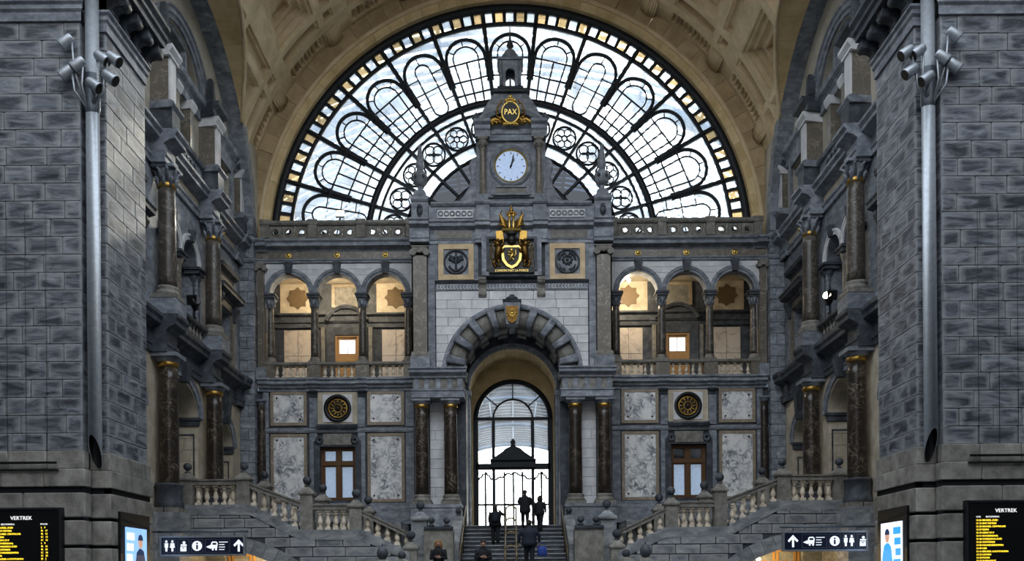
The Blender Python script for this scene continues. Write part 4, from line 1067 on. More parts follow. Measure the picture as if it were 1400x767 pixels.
    t = MB(fx); t.box(1.72, 3.3, -.02, .05, 17.9, 18.25); t.build('guilloche_panel', 'white_stone', root)
    for k in range(6): t = MB(fx); t.sector(1.86+.26*k, 18.08, .07, .12, 0, 360, .05, .09, 12, True); t.build('guilloche_ring', 'blue_stone', root)
    t = MB(fx); t.box(.98, 1.57, -.1, .18, 17.68, 18.5); t.prof(.98, 1.57, [(0,18.44),(.22,18.44),(.28,18.52),(.28,18.6),(0,18.62)], .2, .2); t.build('attic_pier', 'blue_stone', root)
    # corner pedestals with tall urn pinnacles
    t = MB(fx); t.box(3.72, 4.45, -.5, .24, 17.68, 18.6); t.prof(3.72, 4.45, [(-.5,18.56),(.28,18.56),(.34,18.64),(.34,18.74),(-.5,18.76)], .1, .1); t.build('corner_pedestal', 'blue_stone', root)
    t = MB(fx); t.ell((4.08, .26, 18.15), (.14,.06,.3), 8, 6); t.ell((4.08, .3, 18.3), (.09,.06,.09), 8, 6); t.ell((4.08,.3,18.05), (.1,.06,.1), 8, 6); t.build('pedestal_ornament', 'dark_stone', root)
    ur = thing('urn_pinnacle', 'carved stone urn pinnacle on the %s corner of the portal block' % nm, 'urn', (s*4.08, -1.45, 18.76), 0, 'urn pinnacles')
    b = MB(); b.frust(0, 0, 0, .35, .34, .34, .2, .2); b.lathe([(.16,.35),(.1,.45),(.12,.55)], 0, 0, 0, 12); o = meshobj('foot', b.mesh('foot'), ur); o.data.materials.append(M['blue_stone'])
    b = MB(); b.lathe([(.12,.55),(.3,.72),(.34,.9),(.36,1.0),(.28,1.06),(.3,1.12),(.18,1.25)], 0, 0, 0, 16); o = meshobj('bowl', b.mesh('bowl'), ur); o.data.materials.append(M['blue_stone'])
    for k in range(6):
        b = MB(); b.ell((.33*math.cos(R(60*k)), .33*math.sin(R(60*k)), .93), (.08,.08,.1), 8, 6); o = meshobj('knob', b.mesh('knob'), ur); o.data.materials.append(M['dark_stone'])
    b = MB(); b.lathe([(.18,1.25),(.14,1.4),(.2,1.5),(.15,1.8),(.1,2.15),(.07,2.3),(.1,2.36),(.05,2.45)], 0, 0, 0, 10); o = meshobj('spire', b.mesh('spire'), ur); o.data.materials.append(M['blue_stone'])
    # portal: paired columns on pedestals carrying an entablature block
    fp = lambda u, o, z, s=s: (s*u, -2.1-o, z)
    t = MB(fp); t.box(2.12, 4.4, -1.2, .46, 9.66, 9.95); t.box(2.08, 4.44, -1.2, .5, 9.95, 10.02); t.build('portal_architrave', 'blue_stone', root)
    t = MB(fp); t.box(2.16, 4.36, -1.2, .4, 10.02, 10.5); t.build('portal_frieze', 'rail_stone', root)
    for u in (2.3, 2.75, 3.25, 3.75, 4.2):
        t = MB(fp); t.box(u-.1, u+.1, .38, .45, 10.04, 10.48); t.build('triglyph', 'blue_stone', root)
    cp = [(-1.2,10.5),(.5,10.5),(.5,10.58),(.62,10.66),(.7,10.7),(.7,10.8),(.76,10.86),(.76,10.92),(-1.2,10.94)]
    t = MB(fp); t.prof(2.1, 4.42, cp, .12, .12); t.build('portal_cornice', 'blue_stone', root)
    for u, wh in ((2.74, 'inner'), (4.02, 'outer')):
        make_column('portal_column', 'polished dark marble portal column, %s of the pair on the %s' % (wh, nm), (s*u, -2.1, 4.99), 'doric', 4.67, .31, 'dark_marble', group='portal columns')
    t = MB(fp); t.box(2.28, 4.48, -.6, .46, 2.0, 4.85); t.box(2.24, 4.52, -.6, .5, 4.85, 4.99); t.build('column_pedestal', 'blue_stone', root)
    course_wall(fx, root, 'white_stone', 3.08, 3.72, 4.99, 9.66, .43, .9, -.05, .03, seed=9, uneven=.002)
    t = MB(fx); t.box(2.1, 4.45, -1.9, -.02, 0, 10.3); t.build('portal_wall', 'dark_stone', root)
    # passage to the door
    t = MB(fx); t.box(2.08, 4.4, -4.7, -1.9, 0, 12.9); t.build('passage_wall', 'dark_stone', root)
    t = MB(fx); t.box(2.0, 2.2, -2.05, -1.75, 4.0, 10.3); t.box(1.95, 2.25, -2.1, -1.7, 10.3, 10.55); t.build('passage_pilaster', 'blue_stone', root)
# inner arch + honey vault of the passage
fi2 = fr_facade(.5)
IZ, IR = 10.54, 2.06
t = MB(fi2); t.plate([[(-4.4, 10.3), (-IR, 10.3)]+arcpts(0, IZ, IR, 180, 0, 28)+[(IR, 10.3), (4.4, 10.3), (4.4, 14.5), (-4.4, 14.5)]], -.2, 0); t.build('inner_arch_wall', 'dark_stone', root)
t = MB(fi2); t.revarch(0, IZ, [(IR,-.2),(IR,.06),(IR+.2,.06),(IR+.2,-.2)], 0, 180, 36); t.build('inner_archivolt', 'blue_stone', root)
for i in range(11):
    for j in range(3):
        t = MB(fr_facade(.7+.8*j)); t.sector(0, IZ, IR+.06, IR+.3, 180*i/11+.2, 180*(i+1)/11-.2, -.79, 0, 3); t.build('passage_vault_stone', 'gold_stone', root)
t = MB(fr_facade(3.1)); t.plate([[(-4.4, 3.9), (4.4, 3.9), (4.4, 13.5), (-4.4, 13.5)], [(-1.86, 3.95), (1.86, 3.95)]+arcpts(0, 9.73, 1.86, 0, 180, 28)], -.3, 0); t.build('door_wall', 'gold_stone', root)

# ------------------------------------------------------------------ great door with fanlight
fd = fr_facade(3.1)
dr = thing('door_1', 'tall arched iron and glass entrance door with a fanlight', 'door', (0, 3.1, 4.1), kind='structure')
DZ = 9.73
t = MB(fd); t.revarch(0, DZ, [(1.74,-.15),(1.74,.12),(1.86,.16),(1.98,.1),(1.98,-.15)], 0, 180, 36); t.build('arch_frame', 'iron', dr)
for e in (-1, 1):
    t = MB(fd); t.box(min(e*1.74,e*1.98), max(e*1.74,e*1.98), -.15, .12, 4.1, DZ); t.build('jamb', 'iron', dr)
    t = MB(fd); t.box(e*.98-.08, e*.98+.08, -.1, .1, 4.1, DZ); t.build('mullion', 'iron', dr)
for z0, z1 in ((DZ-.06, DZ+.08), (7.2, 7.5), (4.0, 4.35)):
    t = MB(fd); t.box(-1.86, 1.86, -.1, .12, z0, z1); t.build('transom', 'iron', dr)
t = MB(fd); t.sector(0, DZ, .94, 1.02, 0, 180, -.06, .08, 28); t.build('fan_ring', 'iron', dr)
for a in (40, 90, 140):
    t = MB(fd); ca, sa = math.cos(R(a)), math.sin(R(a)); t.tube([(.98*ca,0,DZ+.98*sa),(1.78*ca,0,DZ+1.78*sa)], .035, 6); t.build('fan_bar', 'iron', dr)
for i, (a0, a1) in enumerate(((0,40),(40,90),(90,140),(140,180))):
    p = MB(fd); p.sector(0, DZ, 1.02, 1.74, a0+1, a1-1, -.01, .01, 8); p.build('pane', 'door_glass', dr)
p = MB(fd); p.plate([[(-.94, DZ+.08)]+arcpts(0, DZ, .94, 175, 5, 14)+[(.94, DZ+.08)]], -.01, .01); p.build('pane', 'door_glass', dr)
for a, b in ((-1.74, -1.06), (-.9, .9), (1.06, 1.74)):
    p = MB(fd); p.box(a, b, -.01, .01, 7.5, DZ-.06); p.build('pane', 'door_glass', dr)
    p = MB(fd); p.box(a, b, -.01, .01, 4.35, 7.2); p.build('pane', 'door_glass', dr)
    n = 4 if a == -.9 else 2
    for k in range(1, n):
        u = a+(b-a)*k/n; t = MB(fd); t.box(u-.05, u+.05, -.04, .05, 4.35, 7.1); t.build('glazing_bar', 'iron', dr)
    t = MB(fd); t.box(a, b, -.04, .05, 5.4, 5.5); t.build('glazing_bar', 'iron', dr)
    c0, w = (a+b)/2, (b-a)/2
    t = MB(fd); t.tube([(c0+w*q/8, .02, 6.72+.3*math.cos(q/8*PI/2)**1.5+.05*math.sin(q*1.7)) for q in range(-8, 9)], .05, 6); t.build('swag_bar', 'iron', dr)
pd = thing('door_pediment', 'dark aedicule pediment over the glass entrance doors', 'pediment', (0, 2.8, 7.3))
t = MB(fd); t.prof(-1.1, 1.1, [(0,7.3),(.3,7.3),(.3,7.55),(.42,7.64),(.42,7.7),(0,7.72)], .1, .1); t.build('cornice', 'iron', pd)
t = MB(fd); t.plate([[(-1.08,7.7),(1.08,7.7),(.85,7.85),(.55,8.05),(.4,8.2),(.2,8.3),(-.2,8.3),(-.4,8.2),(-.55,8.05),(-.85,7.85)]], 0, .36); t.build('gable', 'iron', pd)
t = MB(fd); t.lathe([(.14,0),(.16,.06),(.1,.14),(.15,.24),(.1,.36),(.03,.44)], 0, .2, 8.28, 10); t.build('finial', 'iron', pd)
for e in (-1, 1):
    t = MB(fd); t.ell((e*.98, .25, 7.85), (.09,.09,.13), 8, 6); t.build('acroterion', 'iron', pd)

# ------------------------------------------------------------------ clock tower
ft = fr_facade(-1.1)
tw = thing('clock_tower', 'grey stone clock aedicule with mansard roof and lantern above the portal', 'clock tower', (0, -.8, 18.55))
t = MB(ft); t.box(-1.57, 1.57, -1.0, 0, 18.5, 21.5); t.build('body', 'blue_stone', tw)
t = MB(ft); t.plate([[(-1.05,18.95),(1.05,18.95),(1.05,21.1),(.7,21.1),(.7,21.35),(-.7,21.35),(-.7,21.1),(-1.05,21.1)], circ(0,20.34,.9,32)], 0, .1); t.build('eared_frame', 'blue_stone', tw)
t = MB(ft); t.plate([[(-.9,19.05),(.9,19.05),(.9,20.98),(.58,20.98),(.58,21.22),(-.58,21.22),(-.58,20.98),(-.9,20.98)], circ(0,20.34,.88,32)], .1, .16); t.build('inner_frame', 'blue_stone', tw)
for e in (-1, 1):
    t = MB(ft); t.box(e*1.26-.24, e*1.26+.24, 0, .12, 18.6, 21.5); t.build('pilaster', 'blue_stone', tw)
    t = MB(ft); t.box(e*1.26-.22, e*1.26+.22, .1, .5, 18.6, 18.95); t.build('column_plinth', 'blue_stone', tw)
    t = MB(ft); t.lathe([(.19,0),(.19,.06),(.15,.12),(.145,1.2),(.13,2.05),(.15,2.1)], e*1.26, .3, 18.95, 14); t.build('column_shaft', 'brown_marble', tw)
    t = MB(ft); t.lathe([(.13,0),(.16,.12),(.22,.34)], e*1.26, .3, 21.06, 10); t.box(e*1.26-.22, e*1.26+.22, .08, .52, 21.4, 21.5)
    for k in range(6): t.ell((e*1.26+.18*math.cos(R(60*k)), .3+.18*math.sin(R(60*k)), 21.26), (.06,.06,.1), 6, 5)
    t.build('capital', 'rail_stone', tw)
    t = MB(ft); t.prof(e*1.26-.26, e*1.26+.26, [(0,21.5),(.5,21.5),(.5,21.78),(.56,21.84),(.56,22.0),(.72,22.08),(.76,22.18),(0,22.2)], .15, .15); t.build('entablature_break', 'blue_stone', tw)
    # side scrolls
    t = MB(ft); pts = [(e*(1.62+.25*math.cos(q)*(.9-q/9)), -.2, 20.55+.28*math.sin(q)*(.9-q/9)) for q in [k*.5 for k in range(14)]]
    t.tube(pts, .06, 6); pts = [(e*1.85,-.2,20.45),(e*1.72,-.2,20.0),(e*1.8,-.2,19.5),(e*2.1,-.2,19.05),(e*2.4,-.2,18.85)]; t.tube(pts, [.08,.1,.12,.12,.06], 8)
    t.plate([[(e*1.57,18.55),(e*2.6,18.55),(e*2.55,18.8),(e*2.1,18.95),(e*1.82,19.4),(e*1.74,20.0),(e*1.88,20.6),(e*1.7,20.85),(e*1.57,20.8)]], -.4, -.1)
    for k in range(5): t.ell((e*(2.0+.16*k), -.1, 18.78+.02*(k % 2)), (.12,.08,.1), 8, 5)
    t.build('side_scroll', 'blue_stone', tw)
    t = MB(ft); t.lathe([(.16,0),(.12,.1),(.2,.25),(.16,.36),(.05,.5)], e*1.55, .2, 22.2, 10); t.build('acroterion', 'dark_stone', tw)
t = MB(ft); t.prof(-1.6, 1.6, [(0,21.5),(.14,21.5),(.14,21.74),(.2,21.78),(.2,21.98),(.34,22.06),(.4,22.18),(0,22.2)]); t.build('entablature', 'blue_stone', tw)
t = MB(ft); t.revarch(0, 20.75, [(1.95,-.3),(1.95,.3),(2.1,.42),(2.18,.42),(2.18,-.3)], 40, 140, 24); t.build('segmental_pediment', 'blue_stone', tw)
t = MB(ft); t.plate([[(-1.5,22.18),(1.5,22.18)]+arcpts(0,20.75,2.0,46,134,16)], -.2, .1); t.build('tympanum', 'dark_stone', tw)
# plaque below the dial
t = MB(ft); t.plate([rect(-.82,.82,19.0,19.42), rect(-.7,.7,19.07,19.35)], .16, .24); t.build('plaque_frame', 'blue_stone', tw)
t = MB(ft); t.box(-.7, .7, .14, .18, 19.07, 19.35); t.build('plaque', 'rail_stone', tw)
# mansard roof (concave curve), platform, lantern, cap, finial
prf = [(1.5,22.2),(1.46,22.4),(1.36,22.7),(1.22,23.05),(1.02,23.45),(.85,23.75),(.74,23.92)]
t = MB()
for (a, za), (b, zb) in zip(prf, prf[1:]): t.frust(0, -.3, za, zb, a, a*.55, b, b*.55)
t.build('mansard_roof', 'blue_stone', tw)
t = MB(); t.frust(0, -.3, 23.92, 24.0, .82, .6, .82, .6); t.frust(0, -.3, 24.0, 24.1, .74, .55, .7, .5); t.frust(0, -.3, 24.1, 24.22, .6, .5, .58, .48); t.build('lantern_base', 'dark_stone', tw)
la = MB(); fln = fr_facade(-.75)
la = MB(fln); la.plate([rect(-.5,.5,24.2,25.42), [(-.21,24.22),(.21,24.22),(.21,24.85)]+arcpts(0,24.85,.21,0,180,10)[1:-1]+[(-.21,24.85)]], -.12, 0); la.plate([rect(-.5,.5,24.2,25.42), [(-.21,24.22),(.21,24.22),(.21,24.85)]+arcpts(0,24.85,.21,0,180,10)[1:-1]+[(-.21,24.85)]], -.9, -.78)
for e in (-1, 1):
    la.box(e*.42-.08, e*.42+.08, -.8, -.1, 24.2, 25.42); la.lathe([(.07,0),(.06,.5),(.07,1.1)], e*.42, .06, 24.22, 8)
la.build('lantern', 'blue_stone', tw)
t = MB(fln); t.frust(0, -.45, 25.42, 25.5, .58, .52, .6, .54); t.frust(0, -.45, 25.5, 25.58, .56, .5, .46, .42)
t.lathe([(.44,25.58),(.43,25.7),(.36,25.88),(.24,26.05),(.14,26.14)], 0, -.45, 0, 16); t.build('lantern_cap', 'blue_stone', tw)
t = MB(fln); t.lathe([(.08,26.12),(.06,26.2),(.16,26.3),(.17,26.38),(.1,26.5),(.05,26.56),(.04,26.8),(.015,27.2)], 0, -.45, 0, 12); t.build('finial', 'dark_stone', tw)
# the clock
ck = thing('wall_clock', 'round pale blue station clock with gilt rim, hands just past twelve', 'clock', (0, -1.2, 19.44))
t = MB(ft); t.revarch(0, 20.34, [(.74,.1),(.74,.16),(.8,.22),(.88,.26),(.95,.2),(.97,.1)], 0, 360, 40, caps=False); t.build('stone_rim', 'blue_stone', ck)
t = MB(ft); t.revarch(0, 20.34, [(.69,.1),(.69,.17),(.72,.2),(.75,.17),(.75,.1)], 0, 360, 40, caps=False); t.build('gilt_rim', 'gold', ck)
t = MB(ft); t.plate([circ(0, 20.34, .7, 40)], .05, .12); t.build('dial', 'clock_face', ck)
for k in range(12):
    a = R(90-30*k); ca, sa = math.cos(a), math.sin(a); w = .022
    t = MB(ft); t.plate([[(.54*ca+w*sa,20.34+.54*sa-w*ca),(.64*ca+w*sa,20.34+.64*sa-w*ca),(.64*ca-w*sa,20.34+.64*sa+w*ca),(.54*ca-w*sa,20.34+.54*sa+w*ca)]], .12, .13); t.build('hour_mark', 'grey_metal', ck)
def hand(name, ang, L, back, w):
    a = R(90-ang); ca, sa = math.cos(a), math.sin(a)
    P = lambda l, q: (l*ca+q*sa, 20.34+l*sa-q*ca)
    t = MB(ft); t.plate([[P(-back,w*.8), P(0,w), P(L*.55,w), P(L*.7,w*1.6), P(L,0), P(L*.7,-w*1.6), P(L*.55,-w), P(0,-w), P(-back,-w*.8)]], .14, .16); t.build(name, 'black', ck)
hand('minute_hand', 14, .6, .12, .022); hand('hour_hand', 22, .4, .1, .035)
t = MB(ft); t.lathe([(.05,0),(.05,.04)], 0, .15, 20.32, 10); t.build('hub', 'black', ck)

# gilt crest with PAX
px = thing('pax_crest', 'gilt wreathed crest with oval tablet reading PAX above the clock', 'crest', (0, -1.5, 21.93))
fpx = fr_facade(-1.45)
t = MB(fpx); t.plate([[(.36*math.cos(R(a)), 22.61+.44*math.sin(R(a))) for a in range(0, 360, 12)]], -.05, .08); t.build('oval_tablet', 'black_relief', px)
t = MB(fpx); t.tube([(.39*math.cos(R(a)), .06, 22.61+.47*math.sin(R(a))) for a in range(0, 360, 12)], .055, 8, closed=True); t.build('gilt_border', 'gold', px)
text_part('lettering', 'PAX', .36, (0, -1.545, 22.61), 'gold', px, .015, sx=.85)
rn = random.Random(3)
t = MB(fpx)
for k in range(5): t.ell((-.2+.1*k, .08, 23.15+.06*math.sin(k*PI/4)), (.07,.06,.07), 8, 6)
t.ell((0,.08,23.31), (.1,.08,.1), 8, 6); t.tube([(-.26,.08,23.08),(.26,.08,23.08)], .05, 8); t.build('crown', 'gold', px)
for e in (-1, 1):
    t = MB(fpx)
    for k in range(16):
        a = R(-70+120*k/15); rr = .58+.05*(k % 2)
        x, z = e*rr*math.cos(a)*.95, 22.61+rr*math.sin(a)
        t.tube([(x, .05, z), (x+e*.09*math.cos(a+.6), .1, z+.1*math.sin(a+.6))], [.05,.015], 6)
    t.build('laurel', 'dark_gold', px)
    t = MB(fpx)
    for k in range(26):
        q = rn.random(); x = e*(.45+.6*q); z = 22.05+.34*(1-q)*rn.random()+.1*rn.random()
        t.ell((x, .05+.1*rn.random(), z), (.07+.04*rn.random(),.07,.06+.03*rn.random()), 7, 5)
    t.tube([(e*.3,.1,22.13),(e*.7,.12,22.28),(e*1.0,.1,22.08),(e*1.12,.1,21.93)], [.06,.1,.08,.03], 8)
    t.build('fruit_garland', 'dark_gold', px)
t = MB(fpx)
for k in range(9): t.ell((-.3+.075*k, .1, 22.07+.03*(k % 2)), (.06,.06,.07), 7, 5)
t.build('ribbon', 'gold', px)

# ------------------------------------------------------------------ coat of arms
ca_ = thing('coat_of_arms', 'gilt coat of arms with two lions, crown and motto in a dark frame', 'coat of arms', (0, -1.9, 15.1))
fa_ = fr_facade(-1.75)
t = MB(fa_); t.plate([rect(-1.33,1.33,15.2,17.05), rect(-1.0,1.0,15.5,16.8)], -.28, .1); t.build('stone_frame', 'blue_stone', ca_)
t = MB(fa_); t.plate([rect(-1.12,1.12,15.4,16.9), rect(-1.0,1.0,15.5,16.8)], .1, .16); t.build('inner_frame', 'dark_stone', ca_)
t = MB(fa_); t.box(-1.02, 1.02, -.28, -.05, 15.4, 16.85); t.build('panel', 'rail_stone', ca_)
t = MB(fa_); t.prof(-1.0, 1.0, [(0,15.24),(.16,15.24),(.2,15.3),(.2,15.46),(.14,15.5),(0,15.5)]); t.build('motto_plate', 'black_relief', ca_)
text_part('motto', "L'UNION FAIT LA FORCE", .145, (0, -1.955, 15.37), 'gold', ca_, .006, sx=.92)
SHZ = 16.05
shp = [(0,SHZ-.52),(.2,SHZ-.42),(.36,SHZ-.2),(.4,SHZ+.1),(.4,SHZ+.38),(-.4,SHZ+.38),(-.4,SHZ+.1),(-.36,SHZ-.2),(-.2,SHZ-.42)]
t = MB(fa_); t.plate([[(x*1.16, SHZ+(z-SHZ)*1.14) for x, z in shp]], .1, .22); t.build('gilt_collar', 'gold', ca_)
t = MB(fa_); t.plate([[(x*.86, SHZ+(z-SHZ)*.86) for x, z in shp]], .2, .27); t.build('shield_field', 'black_relief', ca_)
t = MB(fa_)
t.tube([(-.1,.29,SHZ-.25),(.02,.3,SHZ-.05),(.08,.3,SHZ+.12)], [.07,.06,.05], 8); t.ell((.0,.3,SHZ+.2), (.09,.05,.08), 8, 6)
for p in ([(.05,.29,SHZ+.08),(-.12,.29,SHZ+.1),(-.18,.29,SHZ+.18)], [(.03,.29,SHZ),(-.12,.29,SHZ-.03),(-.2,.29,SHZ+.03)], [(-.08,.29,SHZ-.2),(-.18,.29,SHZ-.28)], [(-.02,.29,SHZ-.15),(.1,.29,SHZ-.2),(.06,.29,SHZ-.32)], [(.08,.29,SHZ-.1),(.2,.29,SHZ),(.17,.29,SHZ+.15),(.24,.29,SHZ+.24)]):
    t.tube(p, .03, 6)
t.build('shield_lion', 'gold', ca_)
def lion(e):
    t = MB(fa_)
    def q(x, z, o=.2): return (e*x, o, 15.62+z)
    t.tube([q(.68,.18), q(.62,.42,.26), q(.56,.68,.28), q(.6,.86,.26)], [.1,.15,.17,.13], 10)      # body
    t.ell(q(.62,.9,.26), (.17,.16,.17), 10, 7); t.ell(q(.6,1.02,.3), (.11,.12,.11), 10, 7); t.tube([q(.58,1.0,.36), q(.5,.97,.44)], [.07,.045], 8)
    t.tube([q(.5,.78), q(.4,.86,.28), q(.34,.96,.3)], [.08,.055,.05], 8); t.tube([q(.52,.62), q(.4,.6,.3), q(.34,.68,.3)], [.08,.055,.05], 8)
    t.tube([q(.68,.25), q(.56,.14), q(.6,-.02), q(.48,-.06)], [.11,.08,.05,.05], 8); t.tube([q(.72,.2), q(.82,.08), q(.74,-.06), q(.66,-.08)], [.1,.07,.05,.05], 8)
    t.tube([q(.74,.26,.16), q(.9,.3,.14), q(.94,.55,.14), q(.84,.72,.14), q(.92,.92,.14)], [.035,.03,.03,.03,.06], 6)
    for k in range(7): t.ell(q(.62+.14*math.cos(k), .84+.14*math.sin(k*1.3), .3), (.06,.06,.07), 6, 5)
    return t.build('lion', 'bronze_gold', ca_)
lion(1); lion(-1)
t = MB(fa_); t.ell((0,.22,16.72), (.2,.18,.22), 12, 8); t.tube([(-.14,.3,16.6),(0,.36,16.56),(.14,.3,16.6)], .05, 6); t.ell((0,.3,16.98), (.26,.14,.12), 12, 6); t.build('helmet', 'black_relief', ca_)
for e in (-1, 1):
    b = MB(fa_); b.plate([[(e*.34,16.78),(e*.66,16.72),(e*.7,17.12),(e*.38,17.16)]], .14, .2); b.build('banner', 'dark_gold', ca_)
    b = MB(fa_); b.tube([(e*.36,.18,15.95),(e*.37,.18,17.3)], .025, 6); b.build('banner_pole', 'dark_gold', ca_)
    b = MB(fa_)
    for k in range(6): b.tube([(e*.2,.14,17.3+.05*k),(e*(.36+.03*k),.16,17.42+.08*k),(e*(.62-.04*k),.12,17.42+.13*k)], [.03,.06,.015], 6)
    b.build('wing', 'dark_gold', ca_)
    b = MB(fa_); b.lathe([(.06,0),(.05,.1),(.05,.5),(.09,.56),(.09,.62)], e*.09, .2, 17.22, 10); b.build('gilt_pillar', 'gold', ca_)
b = MB(fa_); b.prof(-.42, .42, [(.05,17.12),(.3,17.12),(.34,17.2),(.05,17.24)]); b.build('crown_band', 'gold', ca_)
b = MB(fa_)
for k in range(-2, 3): b.ell((.09*k, .2, 17.9+.05*math.cos(k)), (.06,.06,.08), 7, 5)
b.ell((0,.2,18.05), (.09,.08,.1), 8, 6); b.tube([(0,.2,18.1),(0,.2,18.25)], .03, 6); b.tube([(-.07,.2,18.19),(.07,.2,18.19)], .025, 6); b.build('crown', 'dark_gold', ca_)
# ================================================================== SIDE WALL ORDERS, BALUSTRADES, OBELISKS
for s in (-1, 1):
    nm = SIDE[s]; fw = fr_side(s, 12.55)
    for dc, wh in ((30.6, 'beside the pier'), (35.3, 'farther from the pier')):
        y0 = YD(dc)
        c = make_column('side_column', 'dark veined marble column on the lower %s side wall, %s' % (nm, wh), (s*12.1, y0, 4.1), 'doric', 5.56, .35, 'dark_marble', group='lower side columns')
        for ch in list(c.children):
            if ch.name.startswith('shaft'):
                pass
        b = MB(); b.lathe([(.5,0),(.5,.35),(.46,.4),(.46,.9),(.5,.95),(.47,1.02)], 0, 0, 0, 20); o = meshobj('drum_pedestal', b.mesh('drum_pedestal'), c); o.data.materials.append(M['dark_stone'])
        c = make_column('side_column', 'brown marble column with gilt capital on the upper %s side wall, %s' % (nm, wh), (s*12.1, y0, 11.55), 'corinth', 4.67, .32, 'side_marble', group='upper side columns')
        b = MB(); b.box(-.48, .48, -.48, .48, -.57, -.07); b.box(-.44, .44, -.44, .44, -.07, 0); o = meshobj('pedestal', b.mesh('pedestal'), c); o.data.materials.append(M['blue_stone'])
        ob = thing('obelisk', 'small dark stone obelisk on the %s side wall cornice, %s' % (nm, wh), 'obelisk', (s*12.15, y0, 20.9), 0, 'cornice obelisks')
        b = MB(); b.box(-.22, .22, -.22, .22, 0, .16); b.frust(0, 0, .16, .24, .2, .2, .12, .12); b.frust(0, 0, .24, .3, .12, .12, .16, .16); o = meshobj('foot', b.mesh('foot'), ob); o.data.materials.append(M['dark_stone'])
        b = MB(); b.frust(0, 0, .3, 1.1, .15, .15, .1, .1); b.frust(0, 0, 1.1, 1.18, .1, .1, .03, .03); o = meshobj('shaft', b.mesh('shaft'), ob); o.data.materials.append(M['dark_stone'])
    bal = thing('side_balustrade', 'small balustrade in the middle bay of the upper %s side wall' % nm, 'balustrade', (s*12.4, YD(33), 10.98), 0, 'side wall balustrades')
    t = MB(fw); t.box(YD(31.15), YD(34.75), .08, .34, 10.98, 11.1); t.build('plinth', 'dark_stone', bal)
    t = MB(fw); t.prof(YD(31.15), YD(34.75), [(.06,11.6),(.36,11.6),(.4,11.66),(.4,11.76),(.06,11.76)]); t.build('handrail', 'dark_stone', bal)
    for k in range(9): baluster(bal, s*12.34, YD(31.5+.36*k), 11.1, .5, 'rail_stone', .8)
    # dark engaged column at the end of the facade wing
    make_column('end_column', 'dark marble column at the outer end of the %s facade wing' % nm, (s*11.66, -.1, 5.0), 'doric', 5.1, .19, 'dark_marble', gold=False, group='facade end columns')
    # floodlight on the little balcony
    fl_ = thing('floodlight', ('unlit black floodlight on the left side balcony' if s < 0 else 'lit warm floodlight on the right side balcony'), 'floodlight', (s*12.15, YD(33.3), 11.76))
    b = MB(); b.lathe([(.09,0),(.09,.03),(.025,.05),(.025,.35)], 0, 0, 0, 10); o = meshobj('stand', b.mesh('stand'), fl_); o.data.materials.append(M['black'])
    b = MB(); b.tube([(-s*.0,.16,.4),(0,.0,.5),(-s*.18,-.22,.62)], [.1,.14,.17], 12); o = meshobj('housing', b.mesh('housing'), fl_); o.data.materials.append(M['black'])
    b = MB(); b.tube([(-s*.18,-.22,.62),(-s*.19,-.235,.625)], [.15,.15], 12); o = meshobj('lens', b.mesh('lens'), fl_); o.data.materials.append(M['black' if s < 0 else 'lamp_white'])
    b = MB(); b.plate([[(-.17,.42),(.17,.42),(.2,.8),(-.2,.8)]], -.3, -.28); o = meshobj('barn_door', b.mesh('barn_door'), fl_); o.data.materials.append(M['black'])

